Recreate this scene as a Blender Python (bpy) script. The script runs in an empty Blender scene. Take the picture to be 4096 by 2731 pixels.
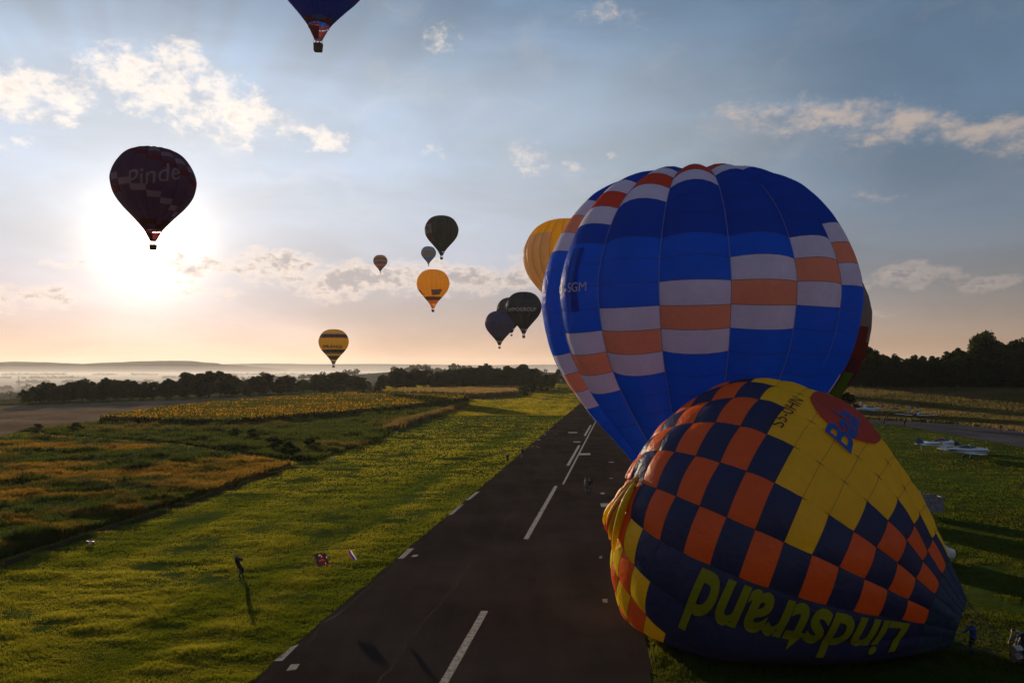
import bpy, bmesh, math, random
import numpy as np
from mathutils import Vector, Matrix, noise as mnoise

# ------------------------------------------------------------------ camera, sky, sun, exposure
SC = bpy.context.scene
COL = SC.collection
R_ = math.radians
F, CX, CY, CAMH = 3186.0, 2048.0, 1365.5, 14.8        # focal length and centre of the photograph in its own pixels, eye height in metres
PITCH = math.atan(94.5 / F)
FWD = Vector((0, math.cos(PITCH), math.sin(PITCH)))
UPV = Vector((0, -math.sin(PITCH), math.cos(PITCH)))
EYE = Vector((0, 0, CAMH))

def ray(px, py):
    return (Vector((1, 0, 0)) * ((px - CX) / F) + UPV * (-(py - CY) / F) + FWD).normalized()
def ground_at(px, py, z=0.0):
    d = ray(px, py)
    return EYE + d * ((z - CAMH) / d.z)
def point_at(px, py, dist):
    d = ray(px, py)
    return EYE + d * (dist / d.y)

cam_data = bpy.data.cameras.new('camera')
cam_data.sensor_width = 36.0
cam_data.lens = 36.0 * F / 4096.0
cam_data.clip_start = 0.5
cam_data.clip_end = 60000
cam = bpy.data.objects.new('camera', cam_data)
COL.objects.link(cam)
cam.location = EYE
cam.rotation_euler = (math.pi / 2 + PITCH, 0, 0)
SC.camera = cam

SUN_DIR = ray(603, 985)
SUN_AZ = math.atan2(SUN_DIR.x, SUN_DIR.y)
SUN_EL = math.asin(SUN_DIR.z)

world = bpy.data.worlds.new('World')
SC.world = world
world.use_nodes = True

class NT:
    """small helper for wiring shader nodes"""
    def __init__(self, tree):
        self.t = tree
        tree.nodes.clear()
    def n(self, kind, **kw):
        nd = self.t.nodes.new(kind)
        for k, v in kw.items():
            setattr(nd, k, v)
        return nd
    def l(self, a, b):
        self.t.links.new(a, b)
    def put(self, sock, v):
        if isinstance(v, bpy.types.NodeSocket):
            self.l(v, sock)
        elif v is not None:
            sock.default_value = v
    def m(self, op, a, b=None, c=None, clamp=False):
        nd = self.n('ShaderNodeMath', operation=op, use_clamp=clamp)
        for i, v in enumerate((a, b, c)):
            self.put(nd.inputs[i], v)
        return nd.outputs[0]
    def v(self, op, a, b=None, scale=None):
        nd = self.n('ShaderNodeVectorMath', operation=op)
        self.put(nd.inputs[0], a)
        if b is not None:
            self.put(nd.inputs[1], b)
        if scale is not None:
            self.put(nd.inputs['Scale'], scale)
        return nd.outputs['Value'] if op in ('LENGTH', 'DOT_PRODUCT', 'DISTANCE') else nd.outputs['Vector']
    def step(self, x, a, b, lo=0.0, hi=1.0):
        nd = self.n('ShaderNodeMapRange', interpolation_type='SMOOTHSTEP')
        self.put(nd.inputs['Value'], x)
        self.put(nd.inputs['From Min'], a); self.put(nd.inputs['From Max'], b)
        self.put(nd.inputs['To Min'], lo); self.put(nd.inputs['To Max'], hi)
        return nd.outputs['Result']
    def mix(self, fac, a, b, blend='MIX'):
        nd = self.n('ShaderNodeMix', data_type='RGBA', blend_type=blend)
        self.put(nd.inputs['Factor'], fac)
        self.put(nd.inputs['A'], a); self.put(nd.inputs['B'], b)
        return nd.outputs['Result']
    def noise(self, vec, scale, detail=4.0, rough=0.55, dist=0.0, out='Fac'):
        nd = self.n('ShaderNodeTexNoise')
        if vec is not None:
            self.l(vec, nd.inputs['Vector'])
        nd.inputs['Scale'].default_value = scale
        nd.inputs['Detail'].default_value = detail
        nd.inputs['Roughness'].default_value = rough
        nd.inputs['Distortion'].default_value = dist
        return nd.outputs[out]

def c4(c, a=1.0):
    return (c[0], c[1], c[2], a)

def build_sky():
    k = NT(world.node_tree)
    tc = k.n('ShaderNodeTexCoord')
    d = k.v('NORMALIZE', tc.outputs['Generated'])
    sep = k.n('ShaderNodeSeparateXYZ'); k.l(d, sep.inputs[0])
    x, y, z = sep.outputs
    az = k.m('ARCTAN2', x, y)
    el = k.m('ARCSINE', z)
    elp = k.m('MAXIMUM', el, 0.0)
    cs = k.m('MAXIMUM', k.v('DOT_PRODUCT', d, tuple(SUN_DIR)), 0.0)

    sky = k.n('ShaderNodeTexSky', sky_type='NISHITA')
    sky.sun_disc = False
    sky.sun_elevation = SUN_EL
    sky.sun_rotation = SUN_AZ
    sky.altitude = 250
    sky.air_density = 1.0
    sky.dust_density = 0.6
    sky.ozone_density = 1.6
    base = k.v('SCALE', sky.outputs[0], scale=0.055)
    base = k.v('MULTIPLY', base, (1.0, 0.96, 1.0))
    base = k.v('DIVIDE', base, k.v('ADD', k.v('SCALE', base, scale=3.2), (1, 1, 1)))      # the vapour thins the glare round the low sun

    # thin morning veil of vapour lit by the low sun: pale everywhere, warm along the horizon, white round the sun
    hz = k.m('POWER', 2.718, k.m('MULTIPLY', elp, -13.0))
    veil = k.mix(hz, (0.118, 0.226, 0.382, 1), (0.62, 0.355, 0.215, 1))
    toward = k.m('ADD', 0.36, k.m('MULTIPLY', k.m('POWER', cs, 5.0), 0.88))
    streak_v = k.v('MULTIPLY', d, (2.0, 2.0, 7.0))
    streak = k.step(k.noise(streak_v, 1.6, 5.0, 0.55, 0.4), 0.30, 0.75, 0.72, 1.22)
    # shafts of light and shade fanning out above the broken cloud that stands over the sun
    fan = k.m('ARCTAN2', k.m('SUBTRACT', az, SUN_AZ), k.m('SUBTRACT', el, SUN_EL))
    fv = k.n('ShaderNodeCombineXYZ'); k.l(fan, fv.inputs[0])
    shaft = k.step(k.noise(fv.outputs[0], 3.6, 2.0, 0.5), 0.36, 0.64, 0.80, 1.12)
    reach = k.m('MULTIPLY', k.step(el, SUN_EL + 0.12, SUN_EL + 0.26), k.step(cs, 0.80, 0.93))
    shaft = k.m('ADD', 1.0, k.m('MULTIPLY', k.m('SUBTRACT', shaft, 1.0), reach))
    veil = k.v('SCALE', veil, scale=k.m('MULTIPLY', k.m('MULTIPLY', toward, streak), shaft))
    base = k.v('MULTIPLY', base, k.mix(hz, (1, 1, 1, 1), (1.2, 0.78, 0.52, 1)))
    halo = k.m('MULTIPLY', k.m('MULTIPLY', k.step(cs, 0.62, 0.92, 0.0, 0.20), k.step(el, 0.04, 0.2)), k.step(el, 0.30, 0.46, 1.0, 0.1))
    col = k.v('ADD', k.v('ADD', base, veil), k.v('SCALE', (1.0, 0.90, 0.72), scale=halo))
    glow = k.m('ADD', k.m('MULTIPLY', k.m('POWER', cs, 30.0), 0.13), k.m('MULTIPLY', k.m('POWER', cs, 260.0), 0.32))
    glow = k.m('ADD', glow, k.m('ADD', k.m('MULTIPLY', k.m('POWER', cs, 900.0), 1.1), k.m('MULTIPLY', k.m('POWER', cs, 5000.0), 8.0)))
    col = k.v('ADD', col, k.v('SCALE', (1.0, 0.86, 0.70), scale=glow))

    # clouds: banks that stand at fixed bearings, broken up by noise
    pos = k.n('ShaderNodeCombineXYZ'); k.l(az, pos.inputs[0]); k.l(el, pos.inputs[1])
    pv = pos.outputs[0]
    warp = k.n('ShaderNodeTexNoise'); k.l(pv, warp.inputs['Vector'])
    warp.inputs['Scale'].default_value = 14.0; warp.inputs['Detail'].default_value = 3.0
    wv = k.v('SCALE', k.v('SUBTRACT', warp.outputs['Color'], (0.5, 0.5, 0.5)), scale=0.06)
    pw = k.v('ADD', pv, wv)
    def banks(lst):
        tot = None
        for px, py, rx, ry, w in lst:
            r = ray(px, py)
            a0, e0 = math.atan2(r.x, r.y), math.asin(r.z)
            q = k.v('MULTIPLY', k.v('SUBTRACT', pw, (a0, e0, 0)), (F / rx, F / ry, 0))
            b = k.m('MULTIPLY', k.m('MAXIMUM', k.m('SUBTRACT', 1.0, k.v('LENGTH', q)), 0.0), w)
            tot = b if tot is None else k.m('MAXIMUM', tot, b)
        return tot
    cumulus = banks([(40, 350, 260, 130, 1.0), (260, 400, 260, 110, 1.0), (60, 540, 150, 70, .55), (510, 320, 240, 140, 1.1), (710, 250, 180, 90, .95),
                     (680, 390, 240, 120, 1.0), (830, 340, 130, 90, .8), (940, 440, 210, 150, 1.15), (700, 480, 70, 70, .8), (1200, 510, 130, 70, .8),
                     (1300, 560, 140, 80, .85), (1760, 160, 120, 80, .75), (2110, 660, 110, 80, .8), (2300, 660, 90, 35, .6), (2450, 635, 45, 40, .6), (1750, 590, 80, 60, .5)])
    stratus = banks([(820, 1050, 260, 80, .95), (1100, 1065, 330, 90, 1.05), (1450, 1120, 420, 110, 1.15), (1800, 1120, 420, 105, 1.1), (2060, 1100, 260, 90, 1.0),
                     (3620, 1095, 260, 60, .9), (3900, 1112, 230, 40, .8), (3520, 1230, 300, 40, .6), (60, 1190, 330, 70, .75), (820, 1155, 230, 50, .7), (330, 1090, 300, 40, .5),
                     (2900, 1180, 400, 60, .7)])
    ribbon = banks([(3060, 450, 330, 110, .62), (3330, 480, 300, 95, 1.0), (3620, 515, 380, 75, 1.0), (3950, 530, 400, 80, 1.0), (4400, 520, 500, 80, .9), (2450, 70, 260, 80, .5), (3480, 770, 240, 60, .42), (3350, 590, 150, 60, .4)])
    n1 = k.noise(k.v('MULTIPLY', pv, (1.0, 1.35, 1.0)), 26.0, 7.0, 0.64, 0.2)
    n2 = k.noise(k.v('MULTIPLY', pv, (1.0, 2.2, 1.0)), 21.0, 7.0, 0.62, 0.2)
    nn1 = k.m('MULTIPLY', k.m('SUBTRACT', n1, 0.5), 3.4)
    nn2 = k.m('MULTIPLY', k.m('SUBTRACT', n2, 0.5), 2.6)
    d1 = k.m('ADD', k.m('SUBTRACT', k.m('MULTIPLY', cumulus, 1.35), 0.32), nn1)
    d1 = k.m('MULTIPLY', d1, k.step(cumulus, 0.0, 0.25))
    d2 = k.m('MULTIPLY', k.m('ADD', k.m('SUBTRACT', k.m('MULTIPLY', stratus, 1.5), 0.26), nn2), k.step(stratus, 0.0, 0.2))
    d3 = k.m('MULTIPLY', k.m('ADD', k.m('SUBTRACT', k.m('MULTIPLY', ribbon, 1.1), 0.26), k.m('MULTIPLY', nn2, 0.6)), k.step(ribbon, 0.0, 0.2))
    n3 = k.m('SUBTRACT', k.noise(k.v('MULTIPLY', pv, (1.0, 1.5, 1.0)), 75.0, 5.0, 0.62), 0.5)
    # scattered small clouds over the rest of the sky
    far = k.m('MULTIPLY', k.m('SUBTRACT', k.noise(k.v('MULTIPLY', d, (1, 1, 2.2)), 5.5, 5.0, 0.6, 0.3), 0.66), 2.2)
    a1 = k.m('MULTIPLY', k.step(k.m('ADD', d1, k.m('MULTIPLY', n3, 1.6)), -0.05, 1.15), k.step(cumulus, 0.03, 0.25)); a2 = k.m('MULTIPLY', k.step(k.m('ADD', d2, k.m('MULTIPLY', n3, 1.3)), 0.0, 1.0), k.step(stratus, 0.03, 0.22)); a3 = k.m('MULTIPLY', k.step(k.m('ADD', d3, k.m('MULTIPLY', n3, 1.2)), -0.05, 0.95), k.step(ribbon, 0.03, 0.22)); a4 = k.step(far, 0.0, 0.5)
    ph = k.m('POWER', cs, 5.0)
    bright = k.v('ADD', (0.30, 0.28, 0.28), k.v('SCALE', (1.02, 0.86, 0.70), scale=ph))
    grey = k.v('ADD', (0.20, 0.20, 0.22), k.v('SCALE', (0.34, 0.27, 0.23), scale=ph))
    warm = k.v('ADD', (0.42, 0.35, 0.31), k.v('SCALE', (0.78, 0.62, 0.48), scale=ph))
    wisp_v = k.v('MULTIPLY', k.v('ADD', pv, k.v('SCALE', wv, scale=1.5)), (1.0, 2.4, 1.0))
    wisp = k.m('MULTIPLY', k.step(k.noise(wisp_v, 5.0, 7.0, 0.62, 0.5), 0.48, 0.80), k.step(el, 0.10, 0.22))
    col = k.mix(k.m('MULTIPLY', wisp, 0.22), col, bright)
    col = k.mix(k.m('MULTIPLY', a4, 0.35), col, bright)
    col = k.mix(k.m('MULTIPLY', a3, 0.85), col, warm)
    core2 = k.step(k.m('ADD', d2, k.m('MULTIPLY', n3, 2.2)), 0.35, 1.25)
    col = k.mix(k.m('MULTIPLY', a2, 0.8), col, k.mix(core2, warm, grey))
    core1 = k.step(k.m('ADD', d1, k.m('MULTIPLY', n3, 2.6)), 0.75, 2.0)
    col = k.mix(k.m('MULTIPLY', a1, 0.78), col, k.mix(k.m('MULTIPLY', core1, 0.45), bright, grey))
    bg = k.n('ShaderNodeBackground')
    k.l(col, bg.inputs['Color'])
    bg.inputs['Strength'].default_value = 1.0
    o = k.n('ShaderNodeOutputWorld')
    k.l(bg.outputs[0], o.inputs['Surface'])
build_sky()
world.cycles.sampling_method = 'MANUAL'
world.cycles.sample_map_resolution = 512

sun_data = bpy.data.lights.new('sun', 'SUN')
sun_data.energy = 5.0
sun_data.angle = R_(0.6)
sun_data.color = (1.0, 0.78, 0.54)
sun = bpy.data.objects.new('sun', sun_data)
COL.objects.link(sun)
sun.rotation_euler = SUN_DIR.to_track_quat('Z', 'Y').to_euler()
sun.location = (-60, 120, 60)

vs = SC.view_settings
vs.view_transform = 'Standard'; vs.look = 'None'; vs.gamma = 1.0; vs.exposure = 0.05; vs.use_curve_mapping = False
SC.cycles.use_denoising = True
SC.cycles.max_bounces = 8
SC.cycles.diffuse_bounces = 3
SC.cycles.glossy_bounces = 2
SC.cycles.transmission_bounces = 6
SC.cycles.transparent_max_bounces = 8
SC.cycles.volume_bounces = 0
SC.cycles.caustics_reflective = False
SC.cycles.caustics_refractive = False
SC.cycles.sample_clamp_indirect = 4.0
SC.render.film_transparent = False

# ------------------------------------------------------------------ helpers
rng = np.random.default_rng(7)
random.seed(7)

def link(o, parent=None):
    COL.objects.link(o)
    if parent is not None:
        o.parent = parent
    return o
def tag(o, label=None, category=None, group=None, kind=None):
    if label: o['label'] = label
    if category: o['category'] = category
    if group: o['group'] = group
    if kind: o['kind'] = kind
    return o
def empty(name, loc=(0, 0, 0), rz=0.0, parent=None):
    o = bpy.data.objects.new(name, None)
    o.empty_display_size = 0.3
    o.location = loc
    o.rotation_euler = (0, 0, rz)
    return link(o, parent)
def make_mesh(name, verts, faces, mats=(), midx=None, smooth=False, normals=None):
    me = bpy.data.meshes.new(name)
    me.from_pydata([tuple(v) for v in verts], [], [tuple(f) for f in faces])
    for m in mats:
        me.materials.append(m)
    if midx is not None:
        me.polygons.foreach_set('material_index', np.asarray(midx, dtype=np.int32))
    if smooth:
        me.polygons.foreach_set('use_smooth', np.ones(len(me.polygons), dtype=bool))
    me.update()
    if normals is not None:
        me.normals_split_custom_set_from_vertices([tuple(n) for n in normals])
    return me
def add(name, me, parent=None, loc=None):
    o = bpy.data.objects.new(name, me)
    if loc is not None:
        o.location = loc
    return link(o, parent)
def big_mesh(name, V, Fc, nside, mats, colors=None, smooth=False):
    """fast path for large numpy meshes: V (n,3), Fc (m,nside)"""
    me = bpy.data.meshes.new(name)
    m = len(Fc)
    me.vertices.add(len(V)); me.vertices.foreach_set('co', np.asarray(V, dtype=np.float32).ravel())
    me.loops.add(m * nside); me.loops.foreach_set('vertex_index', np.asarray(Fc, dtype=np.int32).ravel())
    me.polygons.add(m)
    me.polygons.foreach_set('loop_start', np.arange(0, m * nside, nside, dtype=np.int32))
    me.polygons.foreach_set('loop_total', np.full(m, nside, dtype=np.int32))
    if smooth:
        me.polygons.foreach_set('use_smooth', np.ones(m, dtype=bool))
    for mt in mats:
        me.materials.append(mt)
    me.update(calc_edges=True)
    if colors is not None:
        at = me.color_attributes.new('tint', 'FLOAT_COLOR', 'POINT')
        c = np.ones((len(V), 4), dtype=np.float32); c[:, :3] = colors
        at.data.foreach_set('color', c.ravel())
    return me

class MB:
    """collects simple shapes into one mesh"""
    def __init__(self):
        self.v, self.f, self.m = [], [], []
    def raw(self, verts, faces, mi=0):
        o = len(self.v)
        self.v += [Vector(p) for p in verts]
        self.f += [tuple(i + o for i in fc) for fc in faces]
        self.m += [mi] * len(faces)
        return self
    def box(self, c, s, rz=0.0, mi=0, taper=1.0):
        c = Vector(c); hx, hy, hz = s[0] / 2, s[1] / 2, s[2] / 2
        M = Matrix.Rotation(rz, 3, 'Z')
        vs = []
        for z, t in ((-hz, 1.0), (hz, taper)):
            for x, y in ((-hx, -hy), (hx, -hy), (hx, hy), (-hx, hy)):
                vs.append(c + M @ Vector((x * t, y * t, z)))
        return self.raw(vs, [(3, 2, 1, 0), (4, 5, 6, 7), (0, 1, 5, 4), (1, 2, 6, 5), (2, 3, 7, 6), (3, 0, 4, 7)], mi)
    def tube(self, pts, rad, n=6, mi=0, caps=True):
        pts = [Vector(p) for p in pts]
        if not isinstance(rad, (list, tuple)):
            rad = [rad] * len(pts)
        vs, fs = [], []
        ref = Vector((0, 0, 1))
        d0 = (pts[-1] - pts[0]).normalized()
        if abs(d0.z) > 0.9: ref = Vector((1, 0, 0))
        for i, p in enumerate(pts):
            d = (pts[min(i + 1, len(pts) - 1)] - pts[max(i - 1, 0)]).normalized()
            a = d.cross(ref).normalized(); b = d.cross(a)
            for j in range(n):
                t = 2 * math.pi * j / n
                vs.append(p + (a * math.cos(t) + b * math.sin(t)) * rad[i])
        for i in range(len(pts) - 1):
            for j in range(n):
                fs.append((i * n + j, i * n + (j + 1) % n, (i + 1) * n + (j + 1) % n, (i + 1) * n + j))
        if caps:
            fs.append(tuple(range(n - 1, -1, -1))); fs.append(tuple((len(pts) - 1) * n + j for j in range(n)))
        return self.raw(vs, fs, mi)
    def loft(self, secs, n=14, mi=0, power=2.0, caps=True):
        """secs: (x, half width, half height, z centre), section in the yz plane"""
        vs, fs = [], []
        for x, hw, hh, zc in secs:
            for j in range(n):
                t = 2 * math.pi * j / n
                c, s = math.cos(t), math.sin(t)
                vs.append((x, math.copysign(abs(c) ** (2 / power), c) * hw, zc + math.copysign(abs(s) ** (2 / power), s) * hh))
        for i in range(len(secs) - 1):
            for j in range(n):
                fs.append((i * n + j, (i + 1) * n + j, (i + 1) * n + (j + 1) % n, i * n + (j + 1) % n))
        if caps:
            fs.append(tuple(range(n))); fs.append(tuple((len(secs) - 1) * n + j for j in range(n - 1, -1, -1)))
        return self.raw(vs, fs, mi)
    def ball(self, c, r, n=10, mi=0, sq=(1, 1, 1)):
        c = Vector(c); vs, fs = [], []
        for i in range(n // 2 + 1):
            a = math.pi * i / (n // 2)
            for j in range(n):
                t = 2 * math.pi * j / n
                vs.append(c + Vector((math.sin(a) * math.cos(t) * sq[0], math.sin(a) * math.sin(t) * sq[1], math.cos(a) * sq[2])) * r)
        for i in range(n // 2):
            for j in range(n):
                fs.append((i * n + j, (i + 1) * n + j, (i + 1) * n + (j + 1) % n, i * n + (j + 1) % n))
        return self.raw(vs, fs, mi)
    def wheel(self, c, r, w, axis='Y', mi=0, n=14):
        c = Vector(c); ax = {'X': Vector((1, 0, 0)), 'Y': Vector((0, 1, 0))}[axis]
        u = Vector((0, 0, 1)); v = ax.cross(u)
        vs, fs = [], []
        prof = [(-.5, .55), (-.5, .86), (-.34, 1), (.34, 1), (.5, .86), (.5, .55)]
        for o, k in prof:
            for j in range(n):
                t = 2 * math.pi * j / n
                vs.append(c + ax * (o * w) + (u * math.cos(t) + v * math.sin(t)) * (r * k))
        for i in range(len(prof) - 1):
            for j in range(n):
                fs.append((i * n + j, i * n + (j + 1) % n, (i + 1) * n + (j + 1) % n, (i + 1) * n + j))
        fs.append(tuple(range(n))); fs.append(tuple((len(prof) - 1) * n + j for j in range(n - 1, -1, -1)))
        return self.raw(vs, fs, mi)
    def build(self, name, mats, parent=None, loc=None, smooth=False):
        me = make_mesh(name, self.v, self.f, mats if isinstance(mats, (list, tuple)) else [mats], self.m, smooth)
        bm = bmesh.new(); bm.from_mesh(me); bmesh.ops.recalc_face_normals(bm, faces=bm.faces); bm.to_mesh(me); bm.free()
        return add(name, me, parent, loc)

def copy_tree(o, parent=None):
    c = o.copy()
    COL.objects.link(c)
    c.parent = parent
    if parent is not None:
        c.matrix_parent_inverse = o.matrix_parent_inverse.copy()
    for ch in list(o.children):
        copy_tree(ch, c)
    return c

# ------------------------------------------------------------------ materials
def new_mat(name):
    m = bpy.data.materials.new(name)
    m.use_nodes = True
    return m, NT(m.node_tree)
def finish(k, shader, bump=None):
    o = k.n('ShaderNodeOutputMaterial')
    k.l(shader, o.inputs['Surface'])
def bump_of(k, height, strength, dist):
    b = k.n('ShaderNodeBump')
    b.inputs['Strength'].default_value = strength
    b.inputs['Distance'].default_value = dist
    k.l(height, b.inputs['Height'])
    return b.outputs[0]
def paint(name, col, rough=0.5, metallic=0.0, var=0.12, scale=6.0, spec=0.5, coat=0.0):
    m, k = new_mat(name)
    tc = k.n('ShaderNodeTexCoord')
    n = k.noise(tc.outputs['Object'], scale, 5.0, 0.6)
    c = k.mix(k.step(n, 0.3, 0.72), c4([v * (1 - var) for v in col]), c4([min(1, v * (1 + var)) for v in col]))
    p = k.n('ShaderNodeBsdfPrincipled')
    k.l(c, p.inputs['Base Color'])
    p.inputs['Roughness'].default_value = rough
    p.inputs['Metallic'].default_value = metallic
    p.inputs['Specular IOR Level'].default_value = spec
    p.inputs['Coat Weight'].default_value = coat
    finish(k, p.outputs[0])
    return m
def fabric(name, col, trans=0.38, gain=1.25, wrinkle=0.6, sheen=0.014):
    """coated nylon: daylight soaks through it"""
    m, k = new_mat(name)
    tc = k.n('ShaderNodeTexCoord')
    n = k.noise(tc.outputs['Object'], 0.55, 4.0, 0.5)
    dirt = k.noise(tc.outputs['Object'], 2.4, 5.0, 0.65)
    f = k.m('ADD', k.m('MULTIPLY', n, 0.22), k.m('MULTIPLY', dirt, 0.14))
    c = k.mix(k.step(f, 0.10, 0.28), c4([v * 0.9 for v in col]), c4([min(1, v * 1.06) for v in col]))
    ct = k.v('MULTIPLY', c, c) if False else c
    wr = k.noise(k.v('MULTIPLY', tc.outputs['Object'], (1.0, 1.0, 1.0)), 1.7, 3.0, 0.5, 0.6)
    nb = bump_of(k, wr, wrinkle, 0.12)
    df = k.n('ShaderNodeBsdfDiffuse'); k.l(c, df.inputs['Color']); k.l(nb, df.inputs['Normal'])
    tr = k.n('ShaderNodeBsdfTranslucent'); k.l(k.v('SCALE', ct, scale=gain), tr.inputs['Color']); k.l(nb, tr.inputs['Normal'])
    mx = k.n('ShaderNodeMixShader'); mx.inputs[0].default_value = trans
    k.l(df.outputs[0], mx.inputs[1]); k.l(tr.outputs[0], mx.inputs[2])
    gl = k.n('ShaderNodeBsdfGlossy'); gl.inputs['Roughness'].default_value = 0.42; gl.inputs['Color'].default_value = (1, 1, 1, 1)
    k.l(nb, gl.inputs['Normal'])
    m2 = k.n('ShaderNodeMixShader'); m2.inputs[0].default_value = sheen
    k.l(mx.outputs[0], m2.inputs[1]); k.l(gl.outputs[0], m2.inputs[2])
    finish(k, m2.outputs[0])
    return m
def leafy(name, trans=0.45, rough=0.6, gain=1.5, base=None):
    """plant matter; the colour of each plant comes from its own tint"""
    m, k = new_mat(name)
    if base is None:
        at = k.n('ShaderNodeVertexColor'); at.layer_name = 'tint'
        c = at.outputs['Color']
    else:
        oi = k.n('ShaderNodeObjectInfo')
        c = k.mix(oi.outputs['Random'], c4(base[0]), c4(base[1]))
    df = k.n('ShaderNodeBsdfDiffuse'); k.l(c, df.inputs['Color'])
    tr = k.n('ShaderNodeBsdfTranslucent'); k.l(k.v('MULTIPLY', c, (gain, gain * 0.95, gain * 0.5)), tr.inputs['Color'])
    mx = k.n('ShaderNodeMixShader'); mx.inputs[0].default_value = trans
    k.l(df.outputs[0], mx.inputs[1]); k.l(tr.outputs[0], mx.inputs[2])
    finish(k, mx.outputs[0])
    return m
def ground_mat():
    m, k = new_mat('earth_and_turf')
    at = k.n('ShaderNodeVertexColor'); at.layer_name = 'tint'
    geo = k.n('ShaderNodeNewGeometry')
    n1 = k.noise(geo.outputs['Position'], 0.9, 6.0, 0.65)
    n2 = k.noise(geo.outputs['Position'], 0.045, 5.0, 0.6)
    g = k.m('ADD', k.m('MULTIPLY', n1, 0.9), k.m('MULTIPLY', n2, 0.9))
    c = k.v('SCALE', at.outputs['Color'], scale=k.step(g, 0.6, 1.25, 0.62, 1.35))
    p = k.n('ShaderNodeBsdfPrincipled'); k.l(c, p.inputs['Base Color'])
    p.inputs['Roughness'].default_value = 1.0; p.inputs['Specular IOR Level'].default_value = 0.0
    n3 = k.noise(geo.outputs['Position'], 2.2, 7.0, 0.7)
    k.l(bump_of(k, n3, 0.8, 0.25), p.inputs['Normal'])
    finish(k, p.outputs[0])
    return m
def asphalt_mat(name='old_asphalt', col=(0.044, 0.032, 0.0265)):
    m, k = new_mat(name)
    geo = k.n('ShaderNodeNewGeometry')
    n1 = k.noise(geo.outputs['Position'], 0.12, 5.0, 0.6)
    n2 = k.noise(k.v('MULTIPLY', geo.outputs['Position'], (0.5, 0.06, 1)), 1.0, 5.0, 0.6)
    n3 = k.noise(geo.outputs['Position'], 22.0, 3.0, 0.7)
    g = k.m('ADD', k.m('ADD', k.m('MULTIPLY', n1, 0.8), k.m('MULTIPLY', n2, 0.5)), k.m('MULTIPLY', n3, 0.6))
    c = k.mix(k.step(g, 0.6, 1.35), c4([v * 0.6 for v in col]), c4([v * 1.5 for v in col]))
    p = k.n('ShaderNodeBsdfPrincipled'); k.l(c, p.inputs['Base Color'])
    p.inputs['Roughness'].default_value = 1.0; p.inputs['Specular IOR Level'].default_value = 0.0
    k.l(bump_of(k, n3, 0.7, 0.02), p.inputs['Normal'])
    finish(k, p.outputs[0])
    return m
def worn_paint():
    m, k = new_mat('worn_road_paint')
    geo = k.n('ShaderNodeNewGeometry')
    n = k.noise(geo.outputs['Position'], 3.5, 6.0, 0.7)
    c = k.mix(k.step(n, 0.38, 0.62), (0.07, 0.06, 0.056, 1), (0.18, 0.165, 0.16, 1))
    p = k.n('ShaderNodeBsdfPrincipled'); k.l(c, p.inputs['Base Color'])
    p.inputs['Roughness'].default_value = 0.85
    finish(k, p.outputs[0])
    return m
def wicker_mat():
    m, k = new_mat('wicker')
    tc = k.n('ShaderNodeTexCoord')
    wv = k.n('ShaderNodeTexWave'); wv.bands_direction = 'Z'; wv.inputs['Scale'].default_value = 9.0; wv.inputs['Distortion'].default_value = 1.5
    k.l(tc.outputs['Object'], wv.inputs['Vector'])
    c = k.mix(wv.outputs['Fac'], (0.06, 0.035, 0.018, 1), (0.17, 0.10, 0.05, 1))
    p = k.n('ShaderNodeBsdfPrincipled'); k.l(c, p.inputs['Base Color']); p.inputs['Roughness'].default_value = 0.8
    k.l(bump_of(k, wv.outputs['Fac'], 0.7, 0.02), p.inputs['Normal'])
    finish(k, p.outputs[0])
    return m
def glass_mat():
    m, k = new_mat('tinted_glass')
    p = k.n('ShaderNodeBsdfPrincipled')
    p.inputs['Base Color'].default_value = (0.10, 0.11, 0.12, 1)
    p.inputs['Roughness'].default_value = 0.06
    p.inputs['Transmission Weight'].default_value = 0.45
    finish(k, p.outputs[0])
    return m

M_GROUND = ground_mat()
M_ASPHALT = asphalt_mat()
M_TAXI = asphalt_mat('taxiway_asphalt', (0.085, 0.075, 0.076))
M_PAINT = worn_paint()
M_PLATE = paint('weathered_concrete', (0.17, 0.145, 0.13), 0.9, var=0.25, scale=3.0, spec=0.1)
M_SEAL = paint('crack_filler', (0.056, 0.043, 0.033), 0.9, var=0.4, scale=1.0, spec=0.1)
M_TRACK = paint('trodden_earth', (0.045, 0.034, 0.020), 1.0, var=0.35, scale=0.8, spec=0.0)
M_WICKER = wicker_mat()
M_GLASS = glass_mat()
M_CABLE = paint('dark_cable', (0.05, 0.05, 0.05), 0.6)
M_STEEL = paint('brushed_steel', (0.45, 0.45, 0.46), 0.35, 0.9, 0.05)
M_ROPE = paint('braided_rope', (0.30, 0.27, 0.22), 0.9)
M_BLACK = paint('black_rubber', (0.016, 0.016, 0.017), 0.7)
M_DARKCLOTH = paint('dark_padding', (0.035, 0.03, 0.028), 0.9)
M_LEAF = leafy('leaf_tinted')
M_BLADE = leafy('grass_blade', trans=0.5, gain=1.7)
M_BARK = paint('bark', (0.055, 0.042, 0.032), 0.95, var=0.3, scale=5.0)

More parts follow.
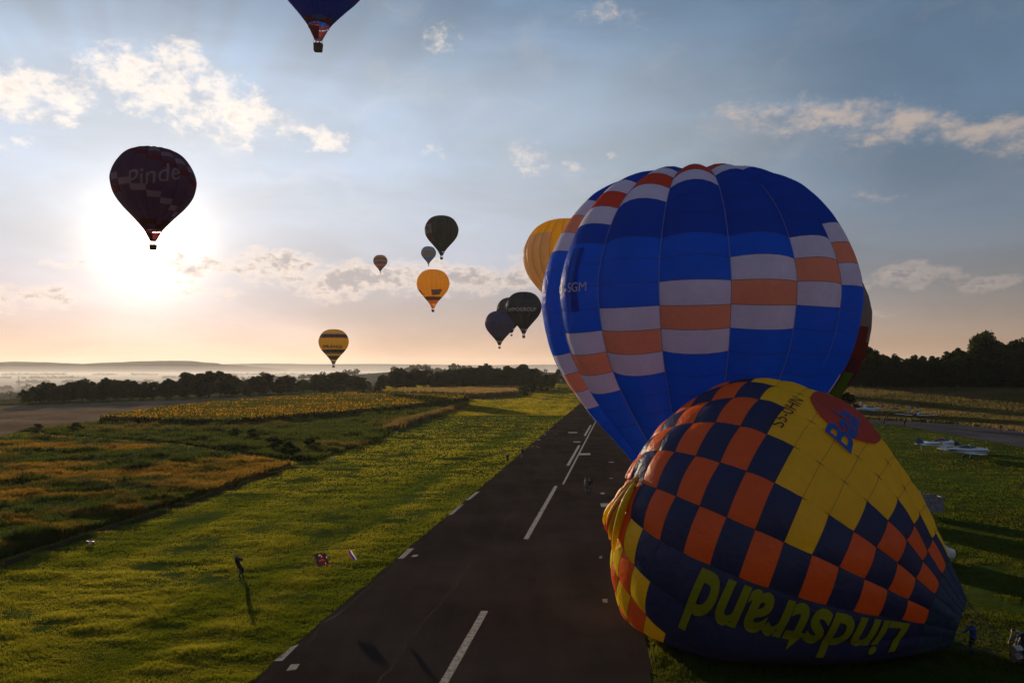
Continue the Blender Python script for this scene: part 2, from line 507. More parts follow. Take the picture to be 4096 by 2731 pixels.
# ------------------------------------------------------------------ the ground
def px_poly(pts, z=0.0):
    return np.array([(ground_at(a, b, z).x, ground_at(a, b, z).y) for a, b in pts])
def inside(poly, X, Y):
    r = np.zeros(X.shape, dtype=bool)
    n = len(poly); j = n - 1
    for i in range(n):
        xi, yi = poly[i]; xj, yj = poly[j]
        c = ((yi > Y) != (yj > Y)) & (X < (xj - xi) * (Y - yi) / (yj - yi + 1e-12) + xi)
        r ^= c; j = i
    return r
def sstep(a, b, x):
    t = np.clip((x - a) / (b - a), 0, 1)
    return t * t * (3 - 2 * t)
_perm = rng.random((64, 64)).astype(np.float64)
def vnoise(X, Y, s, seed=0):
    """smooth value noise, wavelength s metres"""
    x = np.asarray(X) / s + 17.3 * seed; y = np.asarray(Y) / s + 9.1 * seed
    xi = np.floor(x).astype(int); yi = np.floor(y).astype(int)
    fx = x - xi; fy = y - yi
    fx = fx * fx * (3 - 2 * fx); fy = fy * fy * (3 - 2 * fy)
    g = lambda a, b: _perm[a % 64, b % 64]
    return (g(xi, yi) * (1 - fx) + g(xi + 1, yi) * fx) * (1 - fy) + (g(xi, yi + 1) * (1 - fx) + g(xi + 1, yi + 1) * fx) * fy
def fbm(X, Y, s, seed=0, o=4):
    t = 0; a = 0.5; n = 0
    for i in range(o):
        t = t + a * vnoise(X, Y, s / 2 ** i, seed + i * 3); n += a; a *= 0.55
    return t / n

VP = ray(2500, 1460)
RUN_U = Vector((VP.x, VP.y, 0)).normalized()              # along the runway
RUN_V = Vector((RUN_U.y, -RUN_U.x, 0))                     # to its right-hand side
_el, _er = ground_at(1000, 2731), ground_at(2608, 2731)
RV0, RV1 = _el.dot(RUN_V), _er.dot(RUN_V)
def run_pt(u, v, z=0.0):
    p = RUN_U * u + RUN_V * v
    return Vector((p.x, p.y, z))

P_MEADOW = px_poly([(-900, 1760), (0, 1752), (350, 1756), (700, 1796), (1000, 1838), (1165, 1862), (1000, 1915), (600, 2045), (0, 2235), (-900, 2560)])
P_WEEDS = px_poly([(80, 1722), (350, 1692), (900, 1690), (1300, 1640), (1700, 1604), (1900, 1598), (1800, 1632), (1620, 1690), (1500, 1765), (1225, 1846), (700, 1770), (250, 1740)])
P_SUN = px_poly([(400, 1690), (700, 1640), (1000, 1610), (1270, 1588), (1530, 1572), (1640, 1580), (1800, 1590), (1880, 1600), (1600, 1642), (1100, 1690), (900, 1705)])
P_PLOUGH = px_poly([(-900, 1640), (0, 1622), (400, 1611), (830, 1592), (1200, 1578), (1500, 1566), (1530, 1572), (1270, 1590), (700, 1642), (350, 1692), (80, 1722), (0, 1745), (-900, 1800)])
P_CORN = px_poly([(1590, 1569), (2070, 1558), (2062, 1584), (1900, 1594), (1640, 1582)])
P_DRY = px_poly([(3380, 1552), (4700, 1552), (4900, 1760), (4096, 1728), (3560, 1680), (3360, 1668)])
P_TAXI = px_poly([(3300, 1672), (3480, 1680), (3620, 1684), (3800, 1694), (4096, 1726), (5200, 1850), (5200, 1960), (4096, 1790), (3880, 1752), (3700, 1718), (3600, 1700), (3470, 1694), (3300, 1694)])
_ta, _tb = ground_at(200, 1612), ground_at(1560, 1558)
TL_D = Vector((_tb.x - _ta.x, _tb.y - _ta.y, 0)).normalized()
TL_N = Vector((-TL_D.y, TL_D.x, 0))                        # away from the airfield
def height(X, Y):
    X = np.asarray(X, dtype=float); Y = np.asarray(Y, dtype=float)
    d = (X - _ta.x) * TL_N.x + (Y - _ta.y) * TL_N.y
    h = -40.0 * sstep(25, 620, d)
    h = h + 5.2 * sstep(222, 345, Y) * sstep(70, 130, X - (Y - 220) * 0.12) * (1 - sstep(2000, 6000, Y))
    h = h + 46.0 * np.exp(-(((X + 110) / 420) ** 2 + ((Y - 1750) / 380) ** 2))
    far = sstep(250, 900, np.hypot(X, Y))
    h = h + far * 5.0 * (fbm(X, Y, 900, 5) - 0.5)
    return h
def build_ground():
    nr, nc = 330, 420
    t = np.linspace(0, 1, nr)
    ys = np.concatenate([np.linspace(-60, 26, 12), 27 * (16000 / 27.0) ** t])
    us = np.linspace(-1, 1, nc)
    U, Yg = np.meshgrid(us, ys)
    X = U * (62 + np.maximum(Yg, 0) * 0.95)
    Y = Yg.copy()
    Z = height(X, Y)
    v = X * RUN_V.x + Y * RUN_V.y
    on_run = (v > RV0 - 1.0) & (v < RV1 + 1.0) & (Y < 900)
    edge = np.minimum(np.abs(v - RV0), np.abs(v - RV1))
    keep = np.where(on_run, 0, 1.0)
    taxi = inside(P_TAXI, X, Y)
    rough = (1 - sstep(150, 400, Y)) * keep * np.where(taxi, 0, 1)
    Z = Z - 0.05 + rough * (0.30 * (fbm(X, Y, 4.0, 2) - 0.5) + 0.12 * (fbm(X, Y, 1.4, 3) - 0.45)) * sstep(0.3, 3.0, edge)
    Z = np.where(taxi, Z - 0.06, Z)
    C = np.zeros(X.shape + (3,))
    C[:] = (0.052, 0.074, 0.014)
    patch = fbm(X, Y, 16.0, 11)[..., None]
    C = C * (0.75 + 0.5 * patch)
    far_l = ((X - _ta.x) * TL_N.x + (Y - _ta.y) * TL_N.y)
    valley = (far_l > 10) | (np.hypot(X, Y) > 700)
    cell = vnoise(X * 0.8 + Y * 0.3, Y * 0.5 - X * 0.2, 160, 9)[..., None]
    vcol = np.where(cell > 0.62, np.array([0.10, 0.085, 0.045]), np.where(cell > 0.42, np.array([0.045, 0.062, 0.025]), np.array([0.075, 0.075, 0.035])))
    C = np.where(valley[..., None], vcol, C)
    fur = (0.85 + 0.3 * vnoise(X * 0.2 + Y * 0.98, X * 0 + 3.0, 2.6, 4))[..., None]
    for poly, c in ((P_PLOUGH, (0.25, 0.165, 0.10)), (P_WEEDS, (0.042, 0.045, 0.018)), (P_MEADOW, (0.050, 0.050, 0.018)), (P_SUN, (0.060, 0.052, 0.018)), (P_CORN, (0.10, 0.075, 0.04)), (P_DRY, (0.125, 0.088, 0.042))):
        mk = inside(poly, X, Y)
        cc = np.array(c) * (0.7 + 0.6 * fbm(X, Y, 7.0, 21)[..., None])
        if poly is P_PLOUGH: cc = cc * fur
        C = np.where(mk[..., None], cc, C)
    n0, n1 = X.shape
    idx = np.arange(n0 * n1).reshape(n0, n1)
    Fc = np.stack([idx[:-1, :-1], idx[:-1, 1:], idx[1:, 1:], idx[1:, :-1]], -1).reshape(-1, 4)
    V = np.stack([X, Y, Z], -1).reshape(-1, 3)
    me = big_mesh('ground', V, Fc, 4, [M_GROUND], C.reshape(-1, 3), smooth=True)
    return tag(add('ground', me), 'grass and earth of the airfield running out to the misty valley', None, None, 'structure')
build_ground()

def build_runway():
    mb = MB()
    u0, u1 = 5.0, 640.0
    vs, fs = [], []
    nseg = 260
    for i in range(nseg + 1):
        u = u0 + (u1 - u0) * (i / nseg) ** 1.5
        wl = 0.35 * (mnoise.noise(Vector((u * 0.35, 1.0, 0))) + 0.5 * mnoise.noise(Vector((u * 1.3, 4.0, 0))))
        wr = 0.35 * (mnoise.noise(Vector((u * 0.35, 9.0, 0))) + 0.5 * mnoise.noise(Vector((u * 1.3, 14.0, 0))))
        for v, z in ((RV0 + wl, -0.12), (RV0 + wl, 0.02), (RV1 + wr, 0.02), (RV1 + wr, -0.12)):
            vs.append(run_pt(u, v, z))
    for i in range(nseg):
        for j in range(3):
            a = i * 4 + j
            fs.append((a, a + 1, a + 5, a + 4))
    me = make_mesh('runway', vs, fs, [M_ASPHALT])
    bm = bmesh.new(); bm.from_mesh(me); bmesh.ops.recalc_face_normals(bm, faces=bm.faces)
    up = sum((f.normal.z for f in bm.faces))
    if up < 0: bmesh.ops.reverse_faces(bm, faces=bm.faces)
    bm.to_mesh(me); bm.free()
    rw = tag(add('runway', me), 'dark worn asphalt runway with a broken white centre line', None, None, 'structure')
    def stripe(name, a, b, w, m, z=0.026):
        a = Vector(a); b = Vector(b); d = (b - a); L = d.length; d.normalize(); n = Vector((d.y, -d.x, 0))
        k = max(2, int(L / 1.2)); vs = []; fs = []
        for i in range(k + 1):
            p = a + d * (L * i / k)
            for s in (-1, 1):
                q = p + n * (s * w / 2 * (1 + 0.06 * random.uniform(-1, 1)))
                vs.append((q.x, q.y, z))
        for i in range(k):
            fs.append((2 * i, 2 * i + 1, 2 * i + 3, 2 * i + 2))
        return add(name, make_mesh(name, vs, fs, [m]), rw)
    # centre dashes: 30 m on, 20 m off
    d_end = ground_at(1941, 2443); d_in = ground_at(2224, 1943)
    vc = d_end.dot(RUN_V); vc2 = d_in.dot(RUN_V); vm = (vc + vc2) / 2
    ue = d_end.dot(RUN_U)
    for i in range(9):
        stripe('centre_dash', run_pt(ue - 30 + i * 50, vm), run_pt(ue + i * 50, vm), 0.42, M_PAINT)
    a = ground_at(2252, 1937); b = ground_at(2340, 1768); dd = (b - a).normalized()
    stripe('guide_line', a, a + dd * 150, 0.26, M_PAINT, 0.030)
    # pale concrete plates let into the edges, and paint blocks across the right lane
    def quad(name, pts, m, z=0.027):
        vs = [tuple(ground_at(x, y, z)) for x, y in pts]
        return add(name, make_mesh(name, vs, [(0, 1, 2, 3)], [m]), rw)
    z1 = lambda x, y: (900 + x / 1.3067, 1900 + y / 1.3067)
    z2 = lambda x, y: (1950 + x / 3.92, 1700 + y / 3.92)
    for pts in ([(1310, 86), (1332, 85), (1278, 128), (1258, 130)], [(1228, 152), (1248, 150), (1190, 204), (1166, 208)], [(955, 383), (988, 381), (935, 432), (903, 436)],
                [(985, 415), (1012, 414), (1002, 425), (973, 426)], [(345, 895), (388, 880), (300, 968), (255, 970)], [(345, 986), (392, 984), (372, 1014), (320, 1020)],
                [(1958, 422), (1972, 420), (1970, 434), (1954, 435)], [(1972, 646), (1998, 644), (2000, 664), (1976, 664)]):
        quad('edge_plate', [z1(*p) for p in pts], M_PLATE)
    for pts in ([(1768, 1222), (2004, 1222), (2010, 1278), (1782, 1280)], [(1768, 1052), (1830, 1052), (1840, 1078), (1774, 1080)], [(1914, 824), (1966, 824), (1962, 838), (1912, 838)],
                [(1902, 572), (1984, 572), (1984, 586), (1900, 586)], [(1442, 440), (1612, 438), (1612, 466), (1436, 468)], [(1350, 254), (1456, 254), (1456, 268), (1342, 268)],
                [(1268, 108), (1410, 108), (1404, 122), (1266, 122)], [(2250, 660), (2290, 660), (2296, 702), (2250, 702)], [(690, 328), (726, 328), (724, 336), (688, 336)], [(757, 330), (790, 330), (788, 336), (756, 336)],
                [(786, 344), (820, 344), (818, 351), (786, 351)], [(786, 220), (830, 220), (826, 234), (782, 234)], [(885, 142), (920, 142), (918, 152), (884, 152)], [(1062, 130), (1084, 130), (1084, 137), (1060, 137)], [(944, 74), (972, 74), (970, 80), (942, 80)]):
        quad('painted_block', [z2(*p) for p in pts], M_PLATE if pts[0][0] < 1000 else M_PAINT)
    # sealed cracks
    def crack(pxs, w=0.035, wob=0.25):
        P = [ground_at(*p) for p in pxs]
        pts = []
        for i in range(len(P) - 1):
            n = max(3, int((P[i + 1] - P[i]).length / 0.7))
            for j in range(n):
                pts.append(P[i].lerp(P[i + 1], j / n))
        pts.append(P[-1])
        vs, fs = [], []
        for i, p in enumerate(pts):
            d = (pts[min(i + 1, len(pts) - 1)] - pts[max(i - 1, 0)]).normalized(); n = Vector((d.y, -d.x, 0))
            o = wob * (mnoise.noise(p * 0.6) + 0.5 * mnoise.noise(p * 2.1))
            ww = 0.6 * w * (0.2 + 1.1 * abs(mnoise.noise(p * 0.9 + Vector((5, 2, 1)))))
            for s in (-1, 1):
                q = p + n * (o + s * ww); vs.append((q.x, q.y, 0.0235))
        for i in range(len(pts) - 1):
            fs.append((2 * i, 2 * i + 1, 2 * i + 3, 2 * i + 2))
        add('sealed_crack', make_mesh('sealed_crack', vs, fs, [M_SEAL]), rw)
    crack([z1(1035, 345), z1(900, 460), z1(760, 580), z1(650, 680)], 0.03)
    crack([z1(640, 690), z1(560, 745), z1(490, 800), z1(430, 880)], 0.03)
    crack([z1(1540, 160), z1(1400, 320), z1(1240, 520), z1(1130, 660), z1(960, 870), z1(800, 1085)], 0.028, 0.3)
    crack([z1(240, 1035), z1(180, 1085)], 0.03)
    crack([z1(1720, 620), z1(1640, 800), z1(1580, 960)], 0.014, 0.2)
    return rw
RUNWAY = build_runway()

def sheet(name, poly, z, m, label, dens=None):
    bm = bmesh.new()
    vs = [bm.verts.new((x, y, 0)) for x, y in poly]
    bm.faces.new(vs)
    bmesh.ops.triangulate(bm, faces=bm.faces)
    me = bpy.data.meshes.new(name); bm.to_mesh(me); bm.free(); me.materials.append(m)
    h = height(np.array([v.co.x for v in me.vertices]), np.array([v.co.y for v in me.vertices]))
    for v, hh in zip(me.vertices, h):
        v.co.z = hh + z
    me.update()
    if me.polygons and me.polygons[0].normal.z < 0:
        me.flip_normals()
    return tag(add(name, me), label, None, None, 'structure')
sheet('taxiway', P_TAXI, 0.02, M_TAXI, 'grey asphalt taxiway curving past the parked aeroplanes')

def strip_path(name, pxs, w, label, m, wob=0.5):
    P = [ground_at(*p) for p in pxs]; pts = []
    for i in range(len(P) - 1):
        n = max(2, int((P[i + 1] - P[i]).length / 1.2))
        pts += [P[i].lerp(P[i + 1], j / n) for j in range(n)]
    pts.append(P[-1])
    vs, fs = [], []
    for i, p in enumerate(pts):
        d = (pts[min(i + 1, len(pts) - 1)] - pts[max(i - 1, 0)]).normalized(); n = Vector((d.y, -d.x, 0))
        for s in (-1, 1):
            q = p + n * (s * w / 2 + wob * mnoise.noise(p * 0.35 + Vector((s, 0, 0))))
            vs.append((q.x, q.y, 0.09))
    for i in range(len(pts) - 1):
        fs.append((2 * i, 2 * i + 1, 2 * i + 3, 2 * i + 2))
    return tag(add(name, make_mesh(name, vs, fs, [m])), label, None, None, 'structure')
TRACK_A = [(-700, 2525), (0, 2262), (300, 2160), (600, 2066), (900, 1962), (1180, 1868)]
TRACK_B = [(200, 1748), (450, 1762), (700, 1783), (1000, 1828), (1150, 1852)]
strip_path('earth_path', TRACK_A, 1.0, 'dark trodden earth path between tall weeds and the mown grass', M_TRACK)
strip_path('earth_path', TRACK_B, 1.5, 'curving earth path dividing the wild meadow from the weeds', M_TRACK)

def build_hills(name, dist, prof, depth, col, label):
    px = [p[0] for p in prof]
    xs = np.linspace(px[0], px[-1], 140)
    tops = np.interp(xs, px, [p[1] for p in prof])
    rows = 16
    vs = []
    for j in range(rows + 1):
        t = j / rows
        prof_h = math.sin(math.pi * min(1, t * 1.0)) ** 0.8
        y = dist - depth / 2 + depth * t
        for x_, tp in zip(xs, tops):
            X = (x_ - CX) / F * y
            ztop = CAMH - (tp - 1460) / F * dist
            zb = -44.0
            rough = 10 * (mnoise.noise(Vector((X / 260, y / 260, 3))) + 0.6 * mnoise.noise(Vector((X / 90, y / 90, 8))))
            vs.append((X, y, zb + (ztop - zb) * prof_h + rough * prof_h * (0.35 if abs(t - .5) < .07 else 1.0)))
    n = len(xs); fs = []
    for j in range(rows):
        for i in range(n - 1):
            a = j * n + i; fs.append((a, a + 1, a + n + 1, a + n))
    me = make_mesh(name, vs, fs, [paint(name + '_wood', col, 0.95, var=0.35, scale=0.004, spec=0.0)], smooth=True)
    return tag(add(name, me), label, None, None, 'structure')
build_hills('hills', 7000, [(-700, 1452), (0, 1448), (60, 1446), (200, 1449), (330, 1455), (400, 1451), (480, 1449), (560, 1444), (680, 1442), (770, 1443), (830, 1450), (900, 1458), (1020, 1466), (1150, 1476)], 2600, (0.030, 0.034, 0.022), 'long wooded ridge standing above the morning mist')
build_hills('hills', 12500, [(500, 1470), (900, 1456), (1050, 1453), (1250, 1456), (1500, 1455), (1900, 1460), (2500, 1457), (3300, 1452), (4200, 1450), (4900, 1456)], 3000, (0.034, 0.038, 0.028), 'pale distant hills on the horizon')

# ------------------------------------------------------------------ balloons
def spline(pts, n=400):
    P = np.array(pts, dtype=float)
    P = np.vstack([2 * P[0] - P[1], P, 2 * P[-1] - P[-2]])
    out = []
    m = len(P) - 3
    for i in range(m):
        p0, p1, p2, p3 = P[i:i + 4]
        t = np.linspace(0, 1, n // m, endpoint=(i == m - 1))[:, None]
        out.append(0.5 * ((2 * p1) + (-p0 + p2) * t + (2 * p0 - 5 * p1 + 4 * p2 - p3) * t ** 2 + (-p0 + 3 * p1 - 3 * p2 + p3) * t ** 3))
    Q = np.vstack(out)
    Q[:, 0] = np.maximum(Q[:, 0], 0)
    return Q

STD = [(0, .79), (.16, .785), (.32, .765), (.5, .71), (.68, .60), (.84, .42), (.95, .20), (1, 0), (.985, -.18), (.93, -.38), (.83, -.56), (.70, -.73), (.55, -.90), (.40, -1.075), (.28, -1.225), (.205, -1.33)]

class Envelope:
    """a surface of revolution cut into gores, each gore bulging between its load tapes"""
    def __init__(self, centre, prof, R, N, phi0=0.0, bulge=0.03, ex=(1, 0, 0), ef=(0, -1, 0), ax=(0, 0, 1), deform=None, stretch=1.0):
        q = spline([(r, z if z > 0 else z * stretch) for r, z in prof])
        self.c = np.array(centre, dtype=float); self.R = R; self.N = N; self.phi0 = phi0; self.b = bulge
        self.ex, self.ef, self.ax = (np.array(v, dtype=float) for v in (ex, ef, ax))
        self.r, self.z = q[:, 0] * R, q[:, 1] * R
        ds = np.hypot(np.diff(self.r), np.diff(self.z))
        self.s = np.concatenate([[0], np.cumsum(ds)]); self.L = self.s[-1]
        self.deform = deform
    def s_of_z(self, z):
        return float(np.interp(-z, -self.z, self.s))
    def pos(self, s, phi, w=None, lift=0.0, pil=0.0):
        """s metres from the crown along the cloth, phi angle; w -1..1 across the gore"""
        s = np.asarray(s, dtype=float); phi = np.asarray(phi, dtype=float)
        if w is None:
            g = (phi - self.phi0) / (2 * math.pi / self.N)
            w = 2 * (g - np.floor(g)) - 1
        r = np.interp(s, self.s, self.r); z = np.interp(s, self.s, self.z)
        e = self.L * 0.004
        dr = np.interp(s + e, self.s, self.r) - np.interp(s - e, self.s, self.r)
        dz = np.interp(s + e, self.s, self.z) - np.interp(s - e, self.s, self.z)
        l = np.hypot(dr, dz) + 1e-9
        nr, nz = -dz / l, dr / l
        d = self.b * self.R * (1 - w * w) * np.minimum(1, r / self.R * 1.5) + lift + pil
        r2, z2 = r + nr * d, z + nz * d
        P = self.c + r2[..., None] * (np.sin(phi)[..., None] * self.ex + np.cos(phi)[..., None] * self.ef) + z2[..., None] * self.ax
        return P if self.deform is None else self.deform(P, s, phi)
    def patch(self, s0, s1, p0, p1, nu=6, nv=4, pillow=0.0, lift=0.0):
        u = np.linspace(0, 1, nu + 1); v = np.linspace(0, 1, nv + 1)
        Uu, Vv = np.meshgrid(u, v)
        f = lambda U, V: self.pos(s0 + (s1 - s0) * V, p0 + (p1 - p0) * U, 2 * U - 1, lift, pillow * 4 * V * (1 - V))
        P = f(Uu, Vv)
        h = 1e-3
        a = f(np.clip(Uu + h, 0, 1), Vv) - f(np.clip(Uu - h, 0, 1), Vv)
        b = f(Uu, np.clip(Vv + h, 0, 1)) - f(Uu, np.clip(Vv - h, 0, 1))
        Nn = np.cross(b, a); Nn /= np.linalg.norm(Nn, axis=-1, keepdims=True) + 1e-12
        idx = np.arange((nu + 1) * (nv + 1)).reshape(nv + 1, nu + 1)
        Fc = np.stack([idx[:-1, :-1], idx[1:, :-1], idx[1:, 1:], idx[:-1, 1:]], -1).reshape(-1, 4)
        # keep the custom normals on the same side as the faces
        P3 = P.reshape(-1, 3); q = Fc[len(Fc) // 2]
        fn = np.cross(P3[q[1]] - P3[q[0]], P3[q[2]] - P3[q[0]])
        Nn = Nn.reshape(-1, 3)
        if fn @ Nn[q[0]] < 0: Nn = -Nn
        return P3, Fc, Nn
    def meridian(self, phi, s0, s1, n=36, lift=0.012):
        s = np.linspace(s0, s1, n)
        return self.pos(s, np.full(n, phi), np.full(n, 1.0), lift)
    def ring(self, s, n_per=6, lift=0.006):
        ph, ww = [], []
        dp = 2 * math.pi / self.N
        for g in range(self.N):
            for i in range(n_per):
                ph.append(self.phi0 + dp * (g + i / n_per)); ww.append(2 * i / n_per - 1)
        return self.pos(np.full(len(ph), s), np.array(ph), np.array(ww), lift)

def local(P, root):
    return np.asarray(P) - np.array(root.location)

TEXT_CACHE = {}
def text_polys(txt, shear=0.0, bold=0.0):
    """flat letters as triangles, 1 unit high, centred"""
    key = (txt, shear, bold)
    if key in TEXT_CACHE: return TEXT_CACHE[key]
    cu = bpy.data.curves.new('letters', 'FONT'); cu.body = txt; cu.size = 1.0; cu.shear = shear; cu.offset = bold
    cu.align_x = 'CENTER'; cu.align_y = 'CENTER'; cu.resolution_u = 4
    o = bpy.data.objects.new('letters', cu); COL.objects.link(o)
    bpy.context.view_layer.update()
    me = bpy.data.meshes.new_from_object(o.evaluated_get(bpy.context.evaluated_depsgraph_get()))
    bpy.data.objects.remove(o); bpy.data.curves.remove(cu)
    TEXT_CACHE[key] = me
    return me
def cut_flat(me, cuts_x, cuts_y):
    bm = bmesh.new(); bm.from_mesh(me)
    for x in cuts_x:
        bmesh.ops.bisect_plane(bm, geom=bm.verts[:] + bm.edges[:] + bm.faces[:], plane_co=(x, 0, 0), plane_no=(1, 0, 0))
    for y in cuts_y:
        bmesh.ops.bisect_plane(bm, geom=bm.verts[:] + bm.edges[:] + bm.faces[:], plane_co=(0, y, 0), plane_no=(0, 1, 0))
    bmesh.ops.triangulate(bm, faces=bm.faces)
    V = np.array([v.co[:] for v in bm.verts]); bm.verts.index_update()
    Fc = [tuple(v.index for v in f.verts) for f in bm.faces]
    bm.free()
    return V, Fc
def lettering(env, root, txt, s_c, phi_c, size, mat, along='ring', shear=0.0, bold=0.0, lift=0.035, flip=1, stretch=1.0, name='lettering', label=None, rot=0.0):
    """letters laid on the cloth; along='ring' reads round the balloon, 'axis' reads from the mouth to the crown"""
    V, Fc = cut_flat(text_polys(txt, shear, bold), np.arange(-8, 8, 0.08), np.arange(-1, 1, 0.08))
    x, y = V[:, 0] * size * stretch, V[:, 1] * size
    if rot:
        x, y = x * math.cos(rot) - y * math.sin(rot), x * math.sin(rot) + y * math.cos(rot)
    r = float(np.interp(s_c, env.s, env.r))
    if along == 'ring':
        s, ph = s_c - y, phi_c + flip * x / r
    else:
        s, ph = s_c - x, phi_c - flip * y / r
    P = env.pos(s, ph, None, lift)
    me = make_mesh(name, local(P, root), Fc, [mat])
    o = add(name, me, root)
    if label: o['label'] = label
    return o
def disc_patch(env, root, s_c, phi_c, rs, rp, mat, name='emblem', lift=0.025, shape=None, label=None):
    """an emblem sewn on the cloth: outline in metres, filled with a fine grid"""
    n = 28
    out = shape if shape is not None else [(math.cos(2 * math.pi * i / n) * rp, math.sin(2 * math.pi * i / n) * rs) for i in range(n)]
    bm = bmesh.new(); bm.faces.new([bm.verts.new((x, y, 0)) for x, y in out])
    me = bpy.data.meshes.new(name); bm.to_mesh(me); bm.free()
    w = max(abs(a) for a, b in out); h = max(abs(b) for a, b in out)
    V, Fc = cut_flat(me, np.linspace(-w, w, 26), np.linspace(-h, h, 26))
    r = float(np.interp(s_c, env.s, env.r))
    P = env.pos(s_c - V[:, 1], phi_c + V[:, 0] / r, None, lift)
    o = add(name, make_mesh(name, local(P, root), Fc, [mat]), root)
    if label: o['label'] = label
    return o
def ribbon_tube(P, rad, n=4, closed=False):
    mb = MB(); pts = [Vector(p) for p in P]
    if closed: pts = pts + [pts[0]]
    mb.tube(pts, rad, n, caps=not closed)
    return mb

FAB = {
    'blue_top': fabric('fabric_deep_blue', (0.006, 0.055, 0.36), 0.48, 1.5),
    'blue': fabric('fabric_blue', (0.006, 0.115, 0.60), 0.54, 1.5),
    'white': fabric('fabric_white', (0.74, 0.69, 0.75), 0.42, 1.15),
    'orange': fabric('fabric_sunlit_orange', (0.88, 0.30, 0.13), 0.52, 1.3),
    'red': fabric('fabric_red', (0.66, 0.065, 0.022), 0.46, 1.3),
    'y_yellow': fabric('fabric_yellow', (0.82, 0.60, 0.012), 0.44, 1.35, 0.8, 0.02),
    'y_orange': fabric('fabric_fire_orange', (0.74, 0.13, 0.022), 0.40, 1.3, 0.8, 0.02),
    'y_navy': fabric('fabric_navy', (0.028, 0.036, 0.11), 0.22, 1.25, 0.8, 0.02),
    'y_mouth': fabric('fabric_mouth_cloth', (0.030, 0.058, 0.115), 0.25, 1.25, 0.8, 0.02),
    'gold': fabric('fabric_gold', (0.82, 0.50, 0.025), 0.6, 1.5),
    'beige': fabric('fabric_beige', (0.62, 0.44, 0.27), 0.58, 1.4),
    'sprangl': fabric('fabric_lemon', (0.78, 0.52, 0.010), 0.58, 1.5),
    'violet': fabric('fabric_violet', (0.10, 0.070, 0.11), 0.78, 1.8),
    'violet_pale': fabric('fabric_dusty_mauve', (0.28, 0.23, 0.25), 0.6, 1.5),
    'maroon': fabric('fabric_maroon', (0.18, 0.035, 0.035), 0.5, 1.4),
    'top_blue': fabric('fabric_royal_blue', (0.016, 0.055, 0.30), 0.55, 1.6),
    'dark_green': fabric('fabric_bottle_green', (0.016, 0.030, 0.022), 0.25),
    'night': fabric('fabric_night_blue', (0.012, 0.018, 0.034), 0.25),
    'night_mid': fabric('fabric_slate_blue', (0.022, 0.034, 0.055), 0.28),
    'indigo': fabric('fabric_indigo', (0.030, 0.042, 0.16), 0.5, 1.5),
    'sky': fabric('fabric_sky_blue', (0.07, 0.17, 0.42), 0.52, 1.4),
    'cloud': fabric('fabric_cloud_grey', (0.36, 0.40, 0.46), 0.36),
    'grey': fabric('fabric_grey', (0.24, 0.21, 0.21), 0.34),
    'brown': fabric('fabric_brown', (0.13, 0.055, 0.025), 0.36),
    'green': fabric('fabric_leaf_green', (0.10, 0.18, 0.03), 0.34),
    'plum': fabric('fabric_plum', (0.12, 0.035, 0.06), 0.34),
    'amber': fabric('fabric_amber', (0.70, 0.24, 0.02), 0.58, 1.4),
    'rust': fabric('fabric_rust', (0.55, 0.09, 0.03), 0.55, 1.5),
}
M_TAPE_PALE = paint('load_tape_pale', (0.26, 0.28, 0.42), 0.8)
M_TAPE_DARK = paint('load_tape_dark', (0.020, 0.020, 0.045), 0.8)
M_LET_GREY = paint('letter_pale_grey', (0.46, 0.46, 0.52), 0.8)
M_LET_BLACK = paint('letter_black', (0.012, 0.012, 0.014), 0.8)
M_LET_BLUE = paint('letter_blue', (0.012, 0.075, 0.33), 0.8)
M_LET_OLIVE = fabric('letter_olive_yellow', (0.36, 0.33, 0.010), 0.30)
M_LET_MAUVE = fabric('letter_mauve', (0.34, 0.27, 0.28), 0.3)
M_LET_RED = paint('letter_dull_red', (0.07, 0.018, 0.03), 0.8)
M_DISC_RED = fabric('emblem_red', (0.50, 0.075, 0.045), 0.30)

